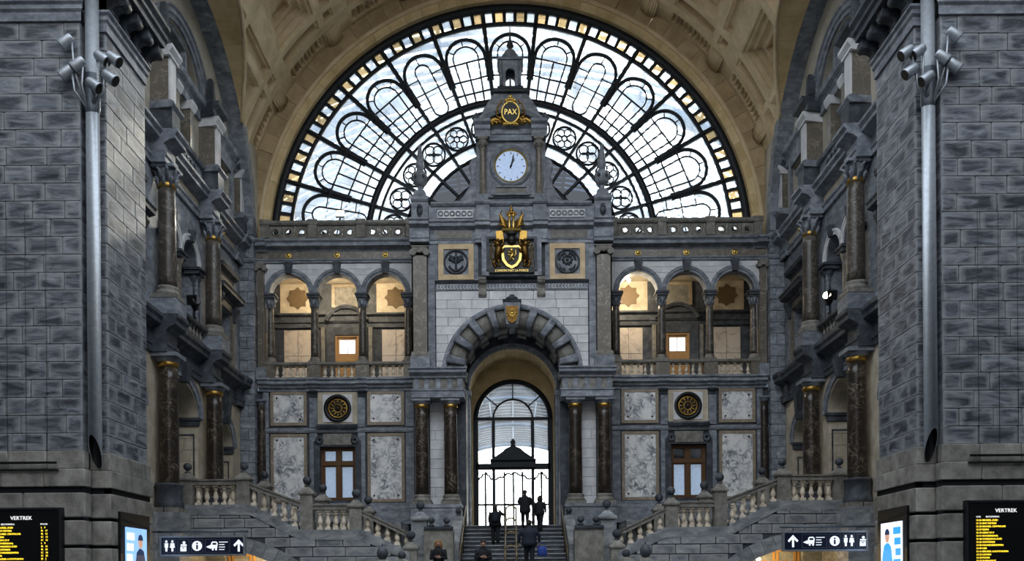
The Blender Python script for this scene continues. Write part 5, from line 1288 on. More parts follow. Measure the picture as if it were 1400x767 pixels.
# ================================================================== LAMP PIPES
HEADS = [(-.52,15.9,-1),(-.21,15.3,-1),(-.52,15.08,-1),(.43,15.45,1),(.74,15.43,1),(.64,14.94,1),(.21,14.75,1)]
for s in (-1, 1):
    nm = SIDE[s]
    X0, Y0 = s*11.16, YD(23.25)
    pp = thing('lamp_pipe', 'tall steel pipe with a cluster of spotlights against the %s pier' % nm, 'light pole', (X0, Y0, 4.3), 0, 'steel lamp pipes')
    t = MB(); n = 24; r = .172
    top, botA, botB = 17.35, 5.45, 4.85
    # open tube with an oblique cut at its lower end
    ro = [t.av([(X0+rr*math.cos(2*PI*i/n), Y0+rr*math.sin(2*PI*i/n), z) for i in range(n)]) for rr, z in ((r, top), (r-.015, top))]
    lo = [t.av([(X0+rr*math.cos(2*PI*i/n), Y0+rr*math.sin(2*PI*i/n), 5.15+.42*(-math.sin(2*PI*i/n)+.25*s*math.cos(2*PI*i/n))) for i in range(n)]) for rr in (r, r-.015)]
    for i in range(n):
        j = (i+1) % n
        t.face((ro[0]+i, ro[0]+j, lo[0]+j, lo[0]+i), True)
        t.face((lo[0]+i, lo[0]+j, lo[1]+j, lo[1]+i)); t.face((ro[0]+i, ro[0]+j, ro[1]+j, ro[1]+i))
    t.build('pipe', 'pipe_metal', pp)
    t = MB(); q0 = t.av([(X0+(r-.016)*math.cos(2*PI*i/n), Y0+(r-.016)*math.sin(2*PI*i/n), 5.16+.42*(-math.sin(2*PI*i/n)+.25*s*math.cos(2*PI*i/n))) for i in range(n)]); q1 = t.av([(X0+(r-.016)*math.cos(2*PI*i/n), Y0+(r-.016)*math.sin(2*PI*i/n), 6.2) for i in range(n)])
    for i in range(n): j = (i+1) % n; t.face((q0+i, q0+j, q1+j, q1+i), True)
    t.face([q1+i for i in range(n)]); t.build('pipe_shade', 'black', pp)  # black inner skin added to paint the shade inside the pipe
    for zc in (6.2, 9.0, 12.0):
        t = MB(); t.box(X0-.06, X0+.06, Y0+.15, Y0+.4, zc-.05, zc+.05); t.build('wall_clamp', 'grey_metal', pp)
    t = MB(); t.tube([(X0, Y0, 15.2), (X0, Y0, 14.3), (X0, Y0-.02, 13.95)], [.2,.2,.12], 14); t.build('bracket_sleeve', 'grey_metal', pp)
    for k, (dx, z, e) in enumerate(HEADS):
        hx = X0-s*dx*1.0; hy = Y0-.35
        aim = Vector((-s*e*.8, .02, -.6)).normalized()
        c0 = Vector((hx, hy, z))
        t = MB(); t.tube([tuple(c0-aim*.2), tuple(c0-aim*.16), tuple(c0+aim*.14), tuple(c0+aim*.17)], [.1,.12,.155,.155], 16, caps=True); h = t.build('spotlight_head', 'pipe_metal', pp)
        t = MB(); t.tube([tuple(c0+aim*.171), tuple(c0+aim*.176)], [.135,.135], 16); t.build('lens', 'black', h)
        t = MB(); t.tube([(X0-s*e*.05, Y0-.12, 14.1+.05*k), tuple(Vector((X0, Y0-.2, 14.1))*.35+c0*.65-Vector((0,0,.1))), tuple(c0-aim*.18)], .028, 6); t.build('arm', 'pipe_metal', pp)

# ================================================================== DEPARTURE BOARDS, POSTERS, SIGNS, CABLES
ROWS = ['BRUSSEL-ZUID','SINT-PIETERS','BRUSSEL CENTR/LUIK','ESSEN','GENT-ST-P','ROOSENDAAL','CHARLEROI-ZUID','OOSTENDE','NOORDERKEMPEN','LIER','BRUSSEL-LUCHTHAVEN','LEUVEN','PUURS','TURNHOUT','HASSELT','MECHELEN','BRUGGE','LOKEREN']
rn = random.Random(12)
for s in (-1, 1):
    nm = SIDE[s]; yb = YD(22.84)
    bd = thing('departure_board', 'black electronic departure board headed VERTREK on the %s pier' % nm, 'departure board', (s*12.92, yb+.08, 1.2), 0, 'departure boards')
    a, b = 11.87, 13.97
    ff = lambda u, o, z, s=s: (s*u, yb-o, z)
    t = MB(ff); t.box(a, b, -.16, 0, 1.2, 3.635); t.build('case', 'black', bd)
    t = MB(ff); t.plate([rect(a, b, 1.2, 3.635), rect(a+.05, b-.05, 1.25, 3.585)], 0, .03); t.build('bezel', 'iron', bd)
    xc = s*12.92
    text_part('heading', 'VERTREK', .14, (xc, yb-.005, 3.36), 'led_white', bd, .004)
    xl = xc-.78
    for tx, x in (('UUR', xl), ('BESTEMMING', xl+.25), ('SPOOR', xc+.5)):
        text_part('column_heading', tx, .06, (x, yb-.005, 3.2), 'led_white', bd, .003, align='LEFT')
    for k in range(18):
        z = 3.11-.082*k
        text_part('departure_row', '%02d %02d %s' % (12+k//8, (6+7*k) % 60, ROWS[k]), .064, (xl, yb-.005, z), 'led_yellow', bd, .003, align='LEFT')
        text_part('platform_number', '%s   %d' % (rn.choice(['IC', 'L', 'IR']), rn.randint(1, 24)), .064, (xc+.52, yb-.005, z), 'led_yellow', bd, .003, align='LEFT')
    # cable runs on the pier
    cb = thing('cable_run', 'dark cable conduits fixed to the %s pier above the departure board' % nm, 'cable', (s*13, YD(22.97), 4.6), 0, 'pier cable runs')
    fp_ = lambda u, o, z, s=s: (s*u, YD(23.0)-o, z)
    t = MB(fp_); t.box(12.05, 14.4, .02, .07, 4.8, 4.86); t.build('conduit', 'black', cb)
    t = MB(fp_); t.box(12.0, 14.4, .02, .06, 4.62, 4.66); t.build('conduit', 'black', cb)
    for u in (12.35, 12.9, 13.4):
        t = MB(lambda u_, o, z, s=s: (s*u_, YD(23.1)-o, z)); t.tube([(u, .03, 4.85), (u, .03, 11.5)], .006, 5); t.build('cable', 'iron', cb)
    # illuminated poster in a black case on the inner face of the pier
    fq = fr_side(s, 10.85)
    ps = thing('poster_case', ('illuminated poster of a man in a dark coat on the left pier' if s < 0 else 'illuminated poster of a person in bright blue on the right pier'), 'poster', (s*10.8, YD(24.8), 1.0))
    u0, u1 = YD(23.85), YD(25.75)
    t = MB(fq); t.box(u0, u1, -.05, .08, 1.0, 3.6); t.build('case', 'black', ps)
    p0, p1 = YD(24.12), YD(25.5)
    t = MB(fq); t.box(p0, p1, .08, .095, 1.1, 3.2); t.build('screen', 'poster_blue' if s < 0 else 'poster_white', ps)
    pc = (p0+p1)/2
    uu = lambda q: p0+(p1-p0)*q
    for k in range(6):
        t = MB(fq); zt = 3.05-.3*k; t.box(uu(.06), uu(.06+.34-.05*(k % 3)), .095, .1, zt-.2, zt); t.build('print_block', 'poster_white' if s < 0 else 'poster_bright', ps)
    t = MB(fq); t.plate([[(uu(.42),1.1),(uu(.95),1.1),(uu(.93),2.2),(uu(.84),2.55),(uu(.72),2.62),(uu(.62),2.62),(uu(.5),2.5),(uu(.44),2.1)]], .096, .103); t.build('print_coat', 'poster_dark' if s < 0 else 'poster_bright', ps)
    t = MB(fq); t.plate([[(uu(.68)+.14*math.cos(R(q)), 2.8+.17*math.sin(R(q))) for q in range(0, 360, 20)]], .097, .105); t.build('print_face', 'poster_skin', ps)
    t = MB(fq); t.plate([[(uu(.68)+.155*math.cos(R(q)), 2.86+.17*math.sin(R(q))) for q in range(0, 181, 15)]], .098, .108); t.build('print_hair', 'poster_dark', ps)
    # hanging direction sign
    ys = YD(26.1); x0, x1, z0, z1 = 8.09, 10.59, 2.466, 3.015
    sg = thing('direction_sign', 'dark blue pictogram sign with an up arrow at its %s end' % ('right' if s < 0 else 'left'), 'sign', (s*9.34, ys, 2.466), 0, 'pictogram signs')
    fs_ = lambda u, o, z: (u, ys-o, z)
    L = s*9.34-1.25
    t = MB(fs_); t.box(L, L+2.5, -.1, 0, z0, z1); t.build('panel', 'sign_blue', sg)
    t = MB(fs_); t.plate([rect(L-.03, L+2.53, z0-.03, z1+.03), rect(L+.025, L+2.475, z0+.025, z1-.025)], -.12, .02); t.build('frame', 'sign_frame', sg)
    t = MB(fs_); t.tube([(L-.1, -.05, z1+.16), (L+2.6, -.05, z1+.16)], .03, 8)
    for q in (.3, 2.2): t.tube([(L+q, -.05, z1), (L+q, -.05, z1+.18)], .02, 6)
    t.tube([(s*10.85, -.05, z1+.16), (s*10.4, -.05, z1+.16)], .03, 8)
    t.build('hanger_rail', 'grey_metal', sg)
    order = ['wc', 'ticket', 'info', 'train', 'arrow'] if s < 0 else ['arrow', 'train', 'info', 'wc', 'ticket']
    wid = {'wc': .4, 'ticket': .38, 'info': .38, 'train': .78, 'arrow': .44}
    x = L+.06; zc = (z0+z1)/2
    for it in order:
        w = wid[it]; c = x+w/2
        if it != 'arrow':
            t = MB(fs_); t.plate([rect(x+.015, x+w-.015, z0+.07, z1-.07), rect(x+.03, x+w-.03, z0+.085, z1-.085)], 0, .006); t.build('pictogram_border', 'grey_metal', sg)
        t = MB(fs_)
        if it == 'wc':
            for e in (-.09, .09):
                t.plate([circ(c+e, zc+.14, .035, 12)], 0, .008)
                t.plate([[(c+e-.055,zc+.09),(c+e+.055,zc+.09),(c+e+(.075 if e > 0 else .05),zc-.05),(c+e+.03,zc-.05),(c+e+.03,zc-.16),(c+e-.03,zc-.16),(c+e-.03,zc-.05),(c+e-(.075 if e > 0 else .05),zc-.05)]], 0, .008)
        elif it == 'ticket':
            t.plate([rect(c-.09, c+.09, zc-.16, zc-.02), rect(c-.03, c+.03, zc-.07, zc-.045)], 0, .008); t.plate([circ(c+.02, zc+.1, .045, 10)], 0, .008); t.box(c-.08, c+.1, 0, .008, zc+.0, zc+.05)
        elif it == 'info':
            t.plate([circ(c, zc, .15, 24), [(c-.03,zc-.1),(c+.03,zc-.1),(c+.03,zc+.03),(c-.03,zc+.03)], circ(c, zc+.075, .03, 10)], 0, .008)
        elif it == 'train':
            c2 = x+.27
            t.plate([[(c2-.05,zc-.08),(c2+.11,zc-.08),(c2+.13,zc+.08),(c2+.09,zc+.13),(c2-.03,zc+.13),(c2-.07,zc+.08)], rect(c2-.03, c2+.09, zc+.03, zc+.09)], 0, .008)
            t.plate([[(c2-.22,zc-.03),(c2-.06,zc+.04),(c2-.06,zc-.09),(c2-.14,zc-.07)]], 0, .008)
            for e in (-.02, .08): t.plate([circ(c2+e, zc-.11, .03, 10)], 0, .008)
            for k, ln in enumerate((.26, .16, .18, .16)): t.box(x+.44, x+.44+ln, 0, .006, zc+.1-.075*k, zc+.122-.075*k)
        else:
            t.plate([[(c-.03,zc-.18),(c+.03,zc-.18),(c+.03,zc+.06),(c+.12,zc-.03),(c+.16,zc+.02),(c,zc+.19),(c-.16,zc+.02),(c-.12,zc-.03),(c-.03,zc+.06)]], 0, .01)
        t.build({'wc': 'toilet_pictogram', 'ticket': 'ticket_pictogram', 'info': 'information_pictogram', 'train': 'train_pictogram', 'arrow': 'arrow'}[it], 'sign_white', sg)
        x += w+.03

# ================================================================== STAIRS
Z1, ZM = 4.1, 2.0
DT = 38.5; RISE, TREAD = .19090909, .36
def upper_step_z(d): return min(Z1, max(ZM, Z1-RISE*math.ceil((DT-d)/TREAD)))
st = thing('central_stairs', 'wide grey stone steps climbing to the glass doors', 'stairs', (0, YD(36), 0))
for k in range(11):
    t = MB(); zt = Z1-RISE*(k+1)+RISE; ya = YD(DT-TREAD*k)
    z_top = Z1-RISE*k
    yb_ = YD(DT-TREAD*k)
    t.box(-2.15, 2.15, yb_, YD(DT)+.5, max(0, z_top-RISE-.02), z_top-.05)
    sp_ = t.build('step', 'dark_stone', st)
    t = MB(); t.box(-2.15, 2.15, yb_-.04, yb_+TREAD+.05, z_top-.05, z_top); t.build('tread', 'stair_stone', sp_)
t = MB(); t.box(-2.15, 2.15, YD(34.6), YD(38.5), 0, 1.95); t.build('base', 'stair_stone', st)
t = MB(); t.box(-12.3, 12.3, YD(35.45), YD(43.6), 3.7, 4.08) if False else t.box(-2.1, 2.1, YD(38.9), YD(43.9), 3.7, 4.1); tag(t.build('floor_landing', 'stair_stone'), 'stone landing before the glass entrance doors', 'floor', kind='structure')
t = MB(); t.box(-4.6, 4.6, YD(28.6), YD(34.5), 1.6, 2.0); tag(t.build('floor_mid_landing', 'stair_stone'), 'half landing where the stair flights meet', 'floor', kind='structure')
ls = thing('lower_stairs', 'broad lower flight of stone steps below the half landing', 'stairs', (0, YD(26.6), 0))
def lower_step_z(d): return max(0, min(2.0, .1818*math.floor((d-24.6)/.3636+1)))
for k in range(11):
    t = MB(); t.box(-4.2, 4.2, YD(24.6+.3636*k), YD(28.62), .1818*k, .1818*(k+1)); t.build('step', 'stair_stone', ls)

YS = YD(32.4)
def curb(u):
    pts = [(3.85,2.70),(5.66,3.56),(7.95,3.56),(9.83,4.52),(12.6,4.52)]
    for (a, za), (b, zb) in zip(pts, pts[1:]):
        if a <= u <= b: return za+(zb-za)*(u-a)/(b-a)
    return 2.7
def newel(parent, fx, u, z0, z1, hw=.23, ball=.165, plain_=False, yo=0.0, dd=.21):
    t = MB(fx); t.box(u-hw, u+hw, -.2-dd+yo, -.2+dd+yo, z0, z1); nw = t.build('newel', 'rail_stone', parent)
    t = MB(fx); c = -.2+yo
    t.frust(u, c, z1, z1+.06, hw*1.25, dd*1.25, hw*1.3, dd*1.3); t.frust(u, c, z1+.06, z1+.12, hw*1.3, dd*1.3, hw*1.2, dd*1.2); t.frust(u, c, z1+.12, z1+.3, hw*1.05, dd*1.05, hw*.4, dd*.4)
    t.build('newel_cap', 'rail_stone', nw)
    t = MB(fx); t.lathe([(hw*.45,0),(hw*.5,.03),(.06,.08),(.055,.14)], u, c, z1+.28, 12); t.lathe([(ball*math.sin(PI*i/10)+.002, ball-ball*math.cos(PI*i/10)) for i in range(11)], u, c, z1+.38, 16)
    t.build('ball_finial', 'dark_stone', nw)
    return nw
for s in (-1, 1):
    nm = SIDE[s]
    fx = lambda u, o, z, s=s: (s*u, YS-o, z)
    # the side flight itself
    sf = thing('side_stairs', 'stone side flight with an arched opening, climbing to the %s landing' % nm, 'stairs', (s*8, YD(33.8), 0))
    CU, CZ, RI, RO = 11.2, -2.0, 4.88, 5.43
    poly = [(12.5, -2+math.sqrt(RI*RI-1.3**2))]
    poly += [(CU+RI*math.cos(R(a)), CZ+RI*math.sin(R(a))) for a in range(78, 156, 4)]
    poly += [(6.75, 0), (3.9, 0), (3.9, 2.62), (5.66, 3.46), (7.95, 3.46), (9.83, 4.42), (12.5, 4.42)]
    t = MB(fx); t.plate([poly], -.4, -.04); t.build('front_wall', 'dark_stone', sf)
    def lim(za, zb):
        if zb > 4.42: return []
        um = 3.9 if zb <= 2.62 else 3.9+(zb-2.62)/.84*1.76 if zb <= 3.46 else 7.95+(zb-3.46)/.96*1.88
        q = 5.3**2-(za-CZ)**2
        ul = CU-math.sqrt(q) if q > 0 else 12.5
        return [(um, ul)] if ul > um else []
    course_wall(fx, sf, 'stair_block', 3.9, 12.5, .02, 4.4, .36, 1.0, -.2, 0, lim=lim, seed=21+s, gap=.03, uneven=.03)
    for i in range(16):
        a0 = 76+82*i/16; a1 = 76+82*(i+1)/16
        t = MB(fx); t.sector(CU, CZ, RI, RO, a0+.06, a1-.06, -.45, .03+.006*(i % 2), 3); t.build('voussoir', 'stair_stone', sf)
    # stepped curb under the balusters
    t = MB(fx); t.plate([[(3.9, 2.36), (5.66, 3.2), (7.95, 3.2), (9.83, 4.16), (12.5, 4.16), (12.5, 4.54), (9.83, 4.54), (7.95, 3.58), (5.66, 3.58), (3.9, 2.72)]], -.42, .03); t.build('curb', 'stair_stone', sf)
    n1 = 4
    for k in range(n1):
        t = MB(fx); u = 9.83-1.88*k/n1; t.box(u-1.88/n1, u, -3.0, -.4, 0 if False else 2.8, Z1-(Z1-3.3)*(k+1)/n1+.0); t.build('step', 'stair_stone', sf)
    t = MB(fx); t.box(5.66, 7.95, -3.0, -.4, 2.9, 3.3); t.build('landing_slab', 'stair_stone', sf)
    for k in range(7):
        t = MB(fx); u = 5.66-.42*k; t.box(u-.42, u, -3.0, -.4, 1.6, 3.3-.186*(k+1)); t.build('step', 'stair_stone', sf)
    t = MB(fx); t.box(9.83, 12.3, -7.5, -.4, 3.75, Z1); t.build('landing_slab', 'stair_stone', sf)
    # front and rear balustrades
    for rear in (0, 1):
        yo = -2.65 if rear else 0
        zo = .0
        bl = thing('stair_balustrade', '%s stone stair balustrade with ball finials on the %s flight' % ('rear' if rear else 'front', nm), 'balustrade', (s*8, YS+.2-yo, 2.6), 0, 'stair balustrades')
        newel(bl, fx, 12.2, 4.54, 5.46, .24, .15, yo=yo); newel(bl, fx, 10.07, 4.54, 5.46, .24, .15, yo=yo)
        newel(bl, fx, 7.72, 3.58, 4.9, .23, .165, yo=yo); newel(bl, fx, 5.89, 3.58, 4.4, .23, .165, yo=yo); newel(bl, fx, 3.85, 2.0, 2.82, .23, .165, yo=yo)
        def rail(u0, za, u1, zb):
            t = MB(fx); t.plate([[(u0, za-.17), (u1, zb-.17), (u1, zb), (u0, za)]], -.36+yo, -.04+yo); t.plate([[(u0, za-.02), (u1, zb-.02), (u1, zb+.04), (u0, za+.04)]], -.4+yo, .0+yo); t.build('handrail', 'rail_stone', bl)
        rail(10.3, 5.46, 11.98, 5.46); rail(7.94, 4.6, 9.84, 5.32); rail(6.1, 4.5, 7.5, 4.5); rail(4.06, 3.5, 5.67, 4.27)
        for k in range(5): baluster(bl, s*(10.5+.325*k), YS+.2-yo, 4.54, .76)
        for k in range(5):
            u = 8.18+.385*k; baluster(bl, s*u, YS+.2-yo, curb(u)+.05, .74)
            t = MB(fx); t.box(u-.15, u+.15, -.36+yo, -.04+yo, curb(u)-.15, curb(u)+.05); t.build('baluster_foot', 'stair_stone', bl)
        for k in range(4): baluster(bl, s*(6.36+.295*k), YS+.2-yo, 3.58, .76)
        for k in range(4):
            u = 4.36+.37*k; baluster(bl, s*u, YS+.2-yo, curb(u)+.05, .66)
            t = MB(fx); t.box(u-.15, u+.15, -.36+yo, -.04+yo, curb(u)-.15, curb(u)+.05); t.build('baluster_foot', 'stair_stone', bl)
        if rear:
            t = MB(fx); t.plate([[(3.9, 2.0), (12.4, 2.0), (12.4, 4.54), (9.83, 4.54), (7.95, 3.58), (5.66, 3.58), (3.9, 2.72)]], -.42+yo, -.0+yo); t.build('curb_wall', 'stair_stone', bl)
    # back gallery behind the flight
    t = MB(); a, b = sorted((s*4.6, s*12.35)); t.box(a, b, YD(35.5), YD(40.3), 0, 4.08); tag(t.build('floor_gallery_%s' % nm, 'stair_stone'), 'raised gallery floor along the %s foot of the facade' % nm, 'floor', kind='structure')
    # golden doors under the flight, with a warm lamp
    dg = thing('door_%d' % (4 if s < 0 else 5), 'carved golden wooden doors under the %s stair arch' % nm, 'door', (s*10.3, YD(35.0), 0), kind='structure')
    fy = lambda u, o, z, s=s: (s*u, YD(35.1)-o, z)
    t = MB(fy); t.box(7.5, 12.4, -.2, 0, 0, 3.4); t.build('backing', 'wood', dg)
    for k in range(5):
        u = 8.0+.85*k
        t = MB(fy); t.plate([rect(u, u+.8, .05, 2.85), rect(u+.1, u+.7, .2, 1.3), rect(u+.1, u+.7, 1.45, 2.7)], 0, .08); lf = t.build('leaf', 'light_wood', dg)
        t = MB(fy); t.lathe([(.001,0),(.001,.001)], u, 0, 0, 4); t = MB(fy); t.ell((u+.4, .04, 2.2), (.16,.06,.2), 10, 6); t.tube([(u+.2,.04,1.7),(u+.4,.06,1.85),(u+.6,.04,1.7)], .04, 6); t.build('carving', 'light_wood', lf)
    lp = thing('bracket_lamp', 'small warm bracket lamp under the %s stair arch' % nm, 'lamp', (s*9.6, YD(34.2), 2.3))
    b = MB(); b.lathe([(.03,.34),(.03,.2),(.12,.18)], 0, 0, 0, 8); b.tube([(0,0,.33),(0,.4,.36),(0,.88,.36)], .025, 6); o = meshobj('bracket', b.mesh('bracket'), lp); o.data.materials.append(M['iron'])
    b = MB(); b.ell((0,0,.1), (.09,.09,.1), 10, 8); o = meshobj('globe', b.mesh('globe'), lp); o.data.materials.append(M['lamp_warm'])
    ld = bpy.data.lights.new('bracket_light', 'POINT'); ld.energy = 90; ld.color = (1,.7,.32); ld.shadow_soft_size = .12
    o = bpy.data.objects.new('bracket_light', ld); COL.objects.link(o); o.parent = lp; o.location = (0, -.25, .1)
    # flank pedestals of the central stairs, with balls
    pdl = thing('stair_pedestal', 'grey marble block with two ball finials flanking the central steps on the %s' % nm, 'pedestal', (s*2.9, YD(33.6), 2.0), 0, 'stair pedestals')
    fz = lambda u, o, z, s=s: (s*u, YD(33.5)-o, z)
    t = MB(fz); t.box(2.34, 3.46, -.8, 0, 2.0, 3.6); t.build('block', 'rail_stone', pdl)
    t = MB(fz); t.prof(2.34, 3.46, [(-.8,3.6),(.05,3.6),(.08,3.66),(.08,3.74),(-.8,3.78)], .05, .05); t.build('cap', 'dark_stone', pdl)
    for u in (2.6, 3.2): ball_finial(pdl, s*u, YD(33.8), 3.76, .135)
    nw_ = thing('stair_newel', 'tall stone newel with a ball finial between side flight and central steps, %s' % nm, 'newel', (s*3.72, YD(34.8), 2.0), 0, 'tall stair newels')
    b = MB(); b.box(-.27, .27, -.27, .27, 0, 2.05); o = meshobj('post', b.mesh('post'), nw_); o.data.materials.append(M['stair_stone'])
    b = MB(); b.frust(0,0,2.05,2.13,.36,.36,.38,.38); b.frust(0,0,2.13,2.2,.38,.38,.34,.34); b.frust(0,0,2.2,2.42,.3,.3,.1,.1); o = meshobj('cap', b.mesh('cap'), nw_); o.data.materials.append(M['stair_stone'])
    b = MB(); b.lathe([(.11,2.4),(.12,2.44),(.06,2.5)], 0,0,0,12); b.lathe([(.17*math.sin(PI*i/10)+.002, 2.5+.17-.17*math.cos(PI*i/10)) for i in range(11)], 0,0,0,16); o = meshobj('ball_finial', b.mesh('ball'), nw_); o.data.materials.append(M['dark_stone'])
    fk = thing('stair_flank_wall', 'sloping stone flank wall of the central steps, %s side' % nm, 'wall', (s*2.35, YD(36), 2.0))
    t = MB(fr_side(s, 2.6)); t.plate([[(YD(34.3),2.0),(YD(38.2),2.0),(YD(38.2),4.45),(YD(37.6),4.45),(YD(34.3),3.0)]], 0, .42); t.build('wall', 'stair_stone', fk)
    ball_finial(fk, s*2.4, YD(37.9), 4.45, .135)
    # brass wall rails beside the steps
    hr = thing('brass_rail', 'slim brass rail along the %s edge of the central steps' % nm, 'handrail', (s*2.1, YD(36.5), 3.0), 0, 'brass side rails')
    t = MB(); xr = s*2.1
    t.tube([(xr, YD(38.4), 4.7), (xr, YD(38.3), 4.95), (xr, YD(38.1), 4.9), (xr, YD(35.0), 3.2), (xr, YD(34.2), 2.9), (xr, YD(34.0), 2.6)], .022, 8); t.build('rail', 'rail_bronze', hr)
    for d_ in (37.6, 36.2, 34.9):
        t = MB(); zr = 4.9-(38.1-d_)*.548; t.tube([(xr, YD(d_), zr), (xr, YD(d_), upper_step_z(d_))], .02, 6); t.build('post', 'bronze', hr)
    # newels of the lower flight
    for (u, d_, z0, z1, egg) in ((4.08, 27.0, 1.2, 2.12, True), (3.8, 29.5, 2.0, 2.2, False)):
        lw = thing('lower_newel', ('stone newel with an egg-shaped finial at the foot of the %s flight' if egg else 'low stone newel with a ball finial at the foot of the %s flight') % nm, 'newel', (s*u, YD(d_), z0), 0, 'lower stair newels')
        b = MB(); b.box(-.2,.2,-.2,.2,0,z1-z0); b.frust(0,0,z1-z0,z1-z0+.12,.25,.25,.22,.22); b.frust(0,0,z1-z0+.12,z1-z0+.2,.2,.2,.09,.09); o = meshobj('post', b.mesh('post'), lw); o.data.materials.append(M['rail_stone'])
        h_, r_ = (.22, .175) if egg else (.14, .14)
        b = MB(); b.lathe([(r_*math.sin(PI*i/12)*(1.0 if not egg else 1.0-.12*(i-6)/6)+.002, z1-z0+.18+h_-h_*math.cos(PI*i/12)) for i in range(13)], 0,0,0,16)
        if egg: b.lathe([(.02, z1-z0+.6), (.03, z1-z0+.64), (.005, z1-z0+.7)], 0,0,0,8)
        o = meshobj('finial', b.mesh('finial'), lw); o.data.materials.append(M['dark_stone'])
    # warm lamp inside the loggia
    for (xx, en, lab) in (((-9.3, 75, 'outer'), (-6.9, 55, 'inner')) if s < 0 else ((5.6, 130, 'inner'),)):
        lp = thing('ceiling_lamp', 'small warm globe lamp under the ceiling of the %s loggia, %s bay' % (nm, lab), 'lamp', (xx, 1.25, 15.95))
        b = MB(); b.tube([(0,0,.16),(0,0,.56)], .02, 6); b.lathe([(.08,.14),(.1,.18),(.02,.22)], 0,0,0,10); o = meshobj('stem', b.mesh('stem'), lp); o.data.materials.append(M['bronze'])
        b = MB(); b.ell((0,0,.06), (.1,.1,.1), 10, 8); o = meshobj('globe', b.mesh('globe'), lp); o.data.materials.append(M['lamp_warm'])
        ld = bpy.data.lights.new('loggia_light', 'POINT'); ld.energy = en; ld.color = (1,.84,.6); ld.shadow_soft_size = .15
        o = bpy.data.objects.new('loggia_light', ld); COL.objects.link(o); o.parent = lp; o.location = (0, -.1, -.1)

# bronze double handrail in the middle of the central steps
hr = thing('central_handrail', 'bronze double handrail down the middle of the central steps', 'handrail', (-.12, YD(36), 2.0))
zt = lambda d_: 4.1-(DT-d_)*.53+.95
for dx in (-.22, .22):
    t = MB(); x = -.12+dx; t.tube([(x, YD(38.2), zt(38.2)-.6), (x, YD(38.25), zt(38.2)-.15), (x, YD(38.1), zt(38.1)), (x, YD(34.6), zt(34.6)), (x, YD(33.8), zt(34.4)), (x, YD(33.6), zt(34.4)-.2), (x, YD(33.6), 2.0)], .04, 8); t.build('rail', 'rail_bronze', hr)
    t = MB(); t.tube([(x, YD(38.15), zt(38.15)-.45), (x, YD(34.6), zt(34.6)-.45)], .022, 8); t.build('lower_rail', 'bronze', hr)
for d_ in (38.1, 36.9, 35.7, 34.5):
    t = MB(); z = zt(d_); b0 = upper_step_z(d_)
    pts = [(-.34, YD(d_), b0), (-.34, YD(d_), z-.12)]+[(-.12-.22*math.cos(R(q)), YD(d_), z-.12+.2*math.sin(R(q))) for q in range(20, 161, 20)]+[(.10, YD(d_), z-.12), (.10, YD(d_), b0)]
    t.tube(pts, .035, 8); t.build('hoop_post', 'rail_bronze', hr)
    t = MB(); t.tube([(-.34, YD(d_), z-.45), (.1, YD(d_), z-.45)], .02, 6); t.build('cross_bar', 'bronze', hr)

# floodlight on the terrace parapet
fl_ = thing('floodlight', 'lit floodlight on the parapet below the lunette, left of the clock', 'floodlight', (-7.95, -.02, 18.41))
b = MB(); b.lathe([(.08,0),(.08,.03),(.02,.05),(.02,.2)], 0,0,0,8); o = meshobj('stand', b.mesh('stand'), fl_); o.data.materials.append(M['grey_metal'])
b = MB(); b.box(-.2,.2,-.05,.1,.2,.5); o = meshobj('housing', b.mesh('housing'), fl_); o.data.materials.append(M['grey_metal'])
b = MB(); b.box(-.17,.17,-.06,-.05,.23,.47); o = meshobj('lens', b.mesh('lens'), fl_); o.data.materials.append(M['lamp_white'])
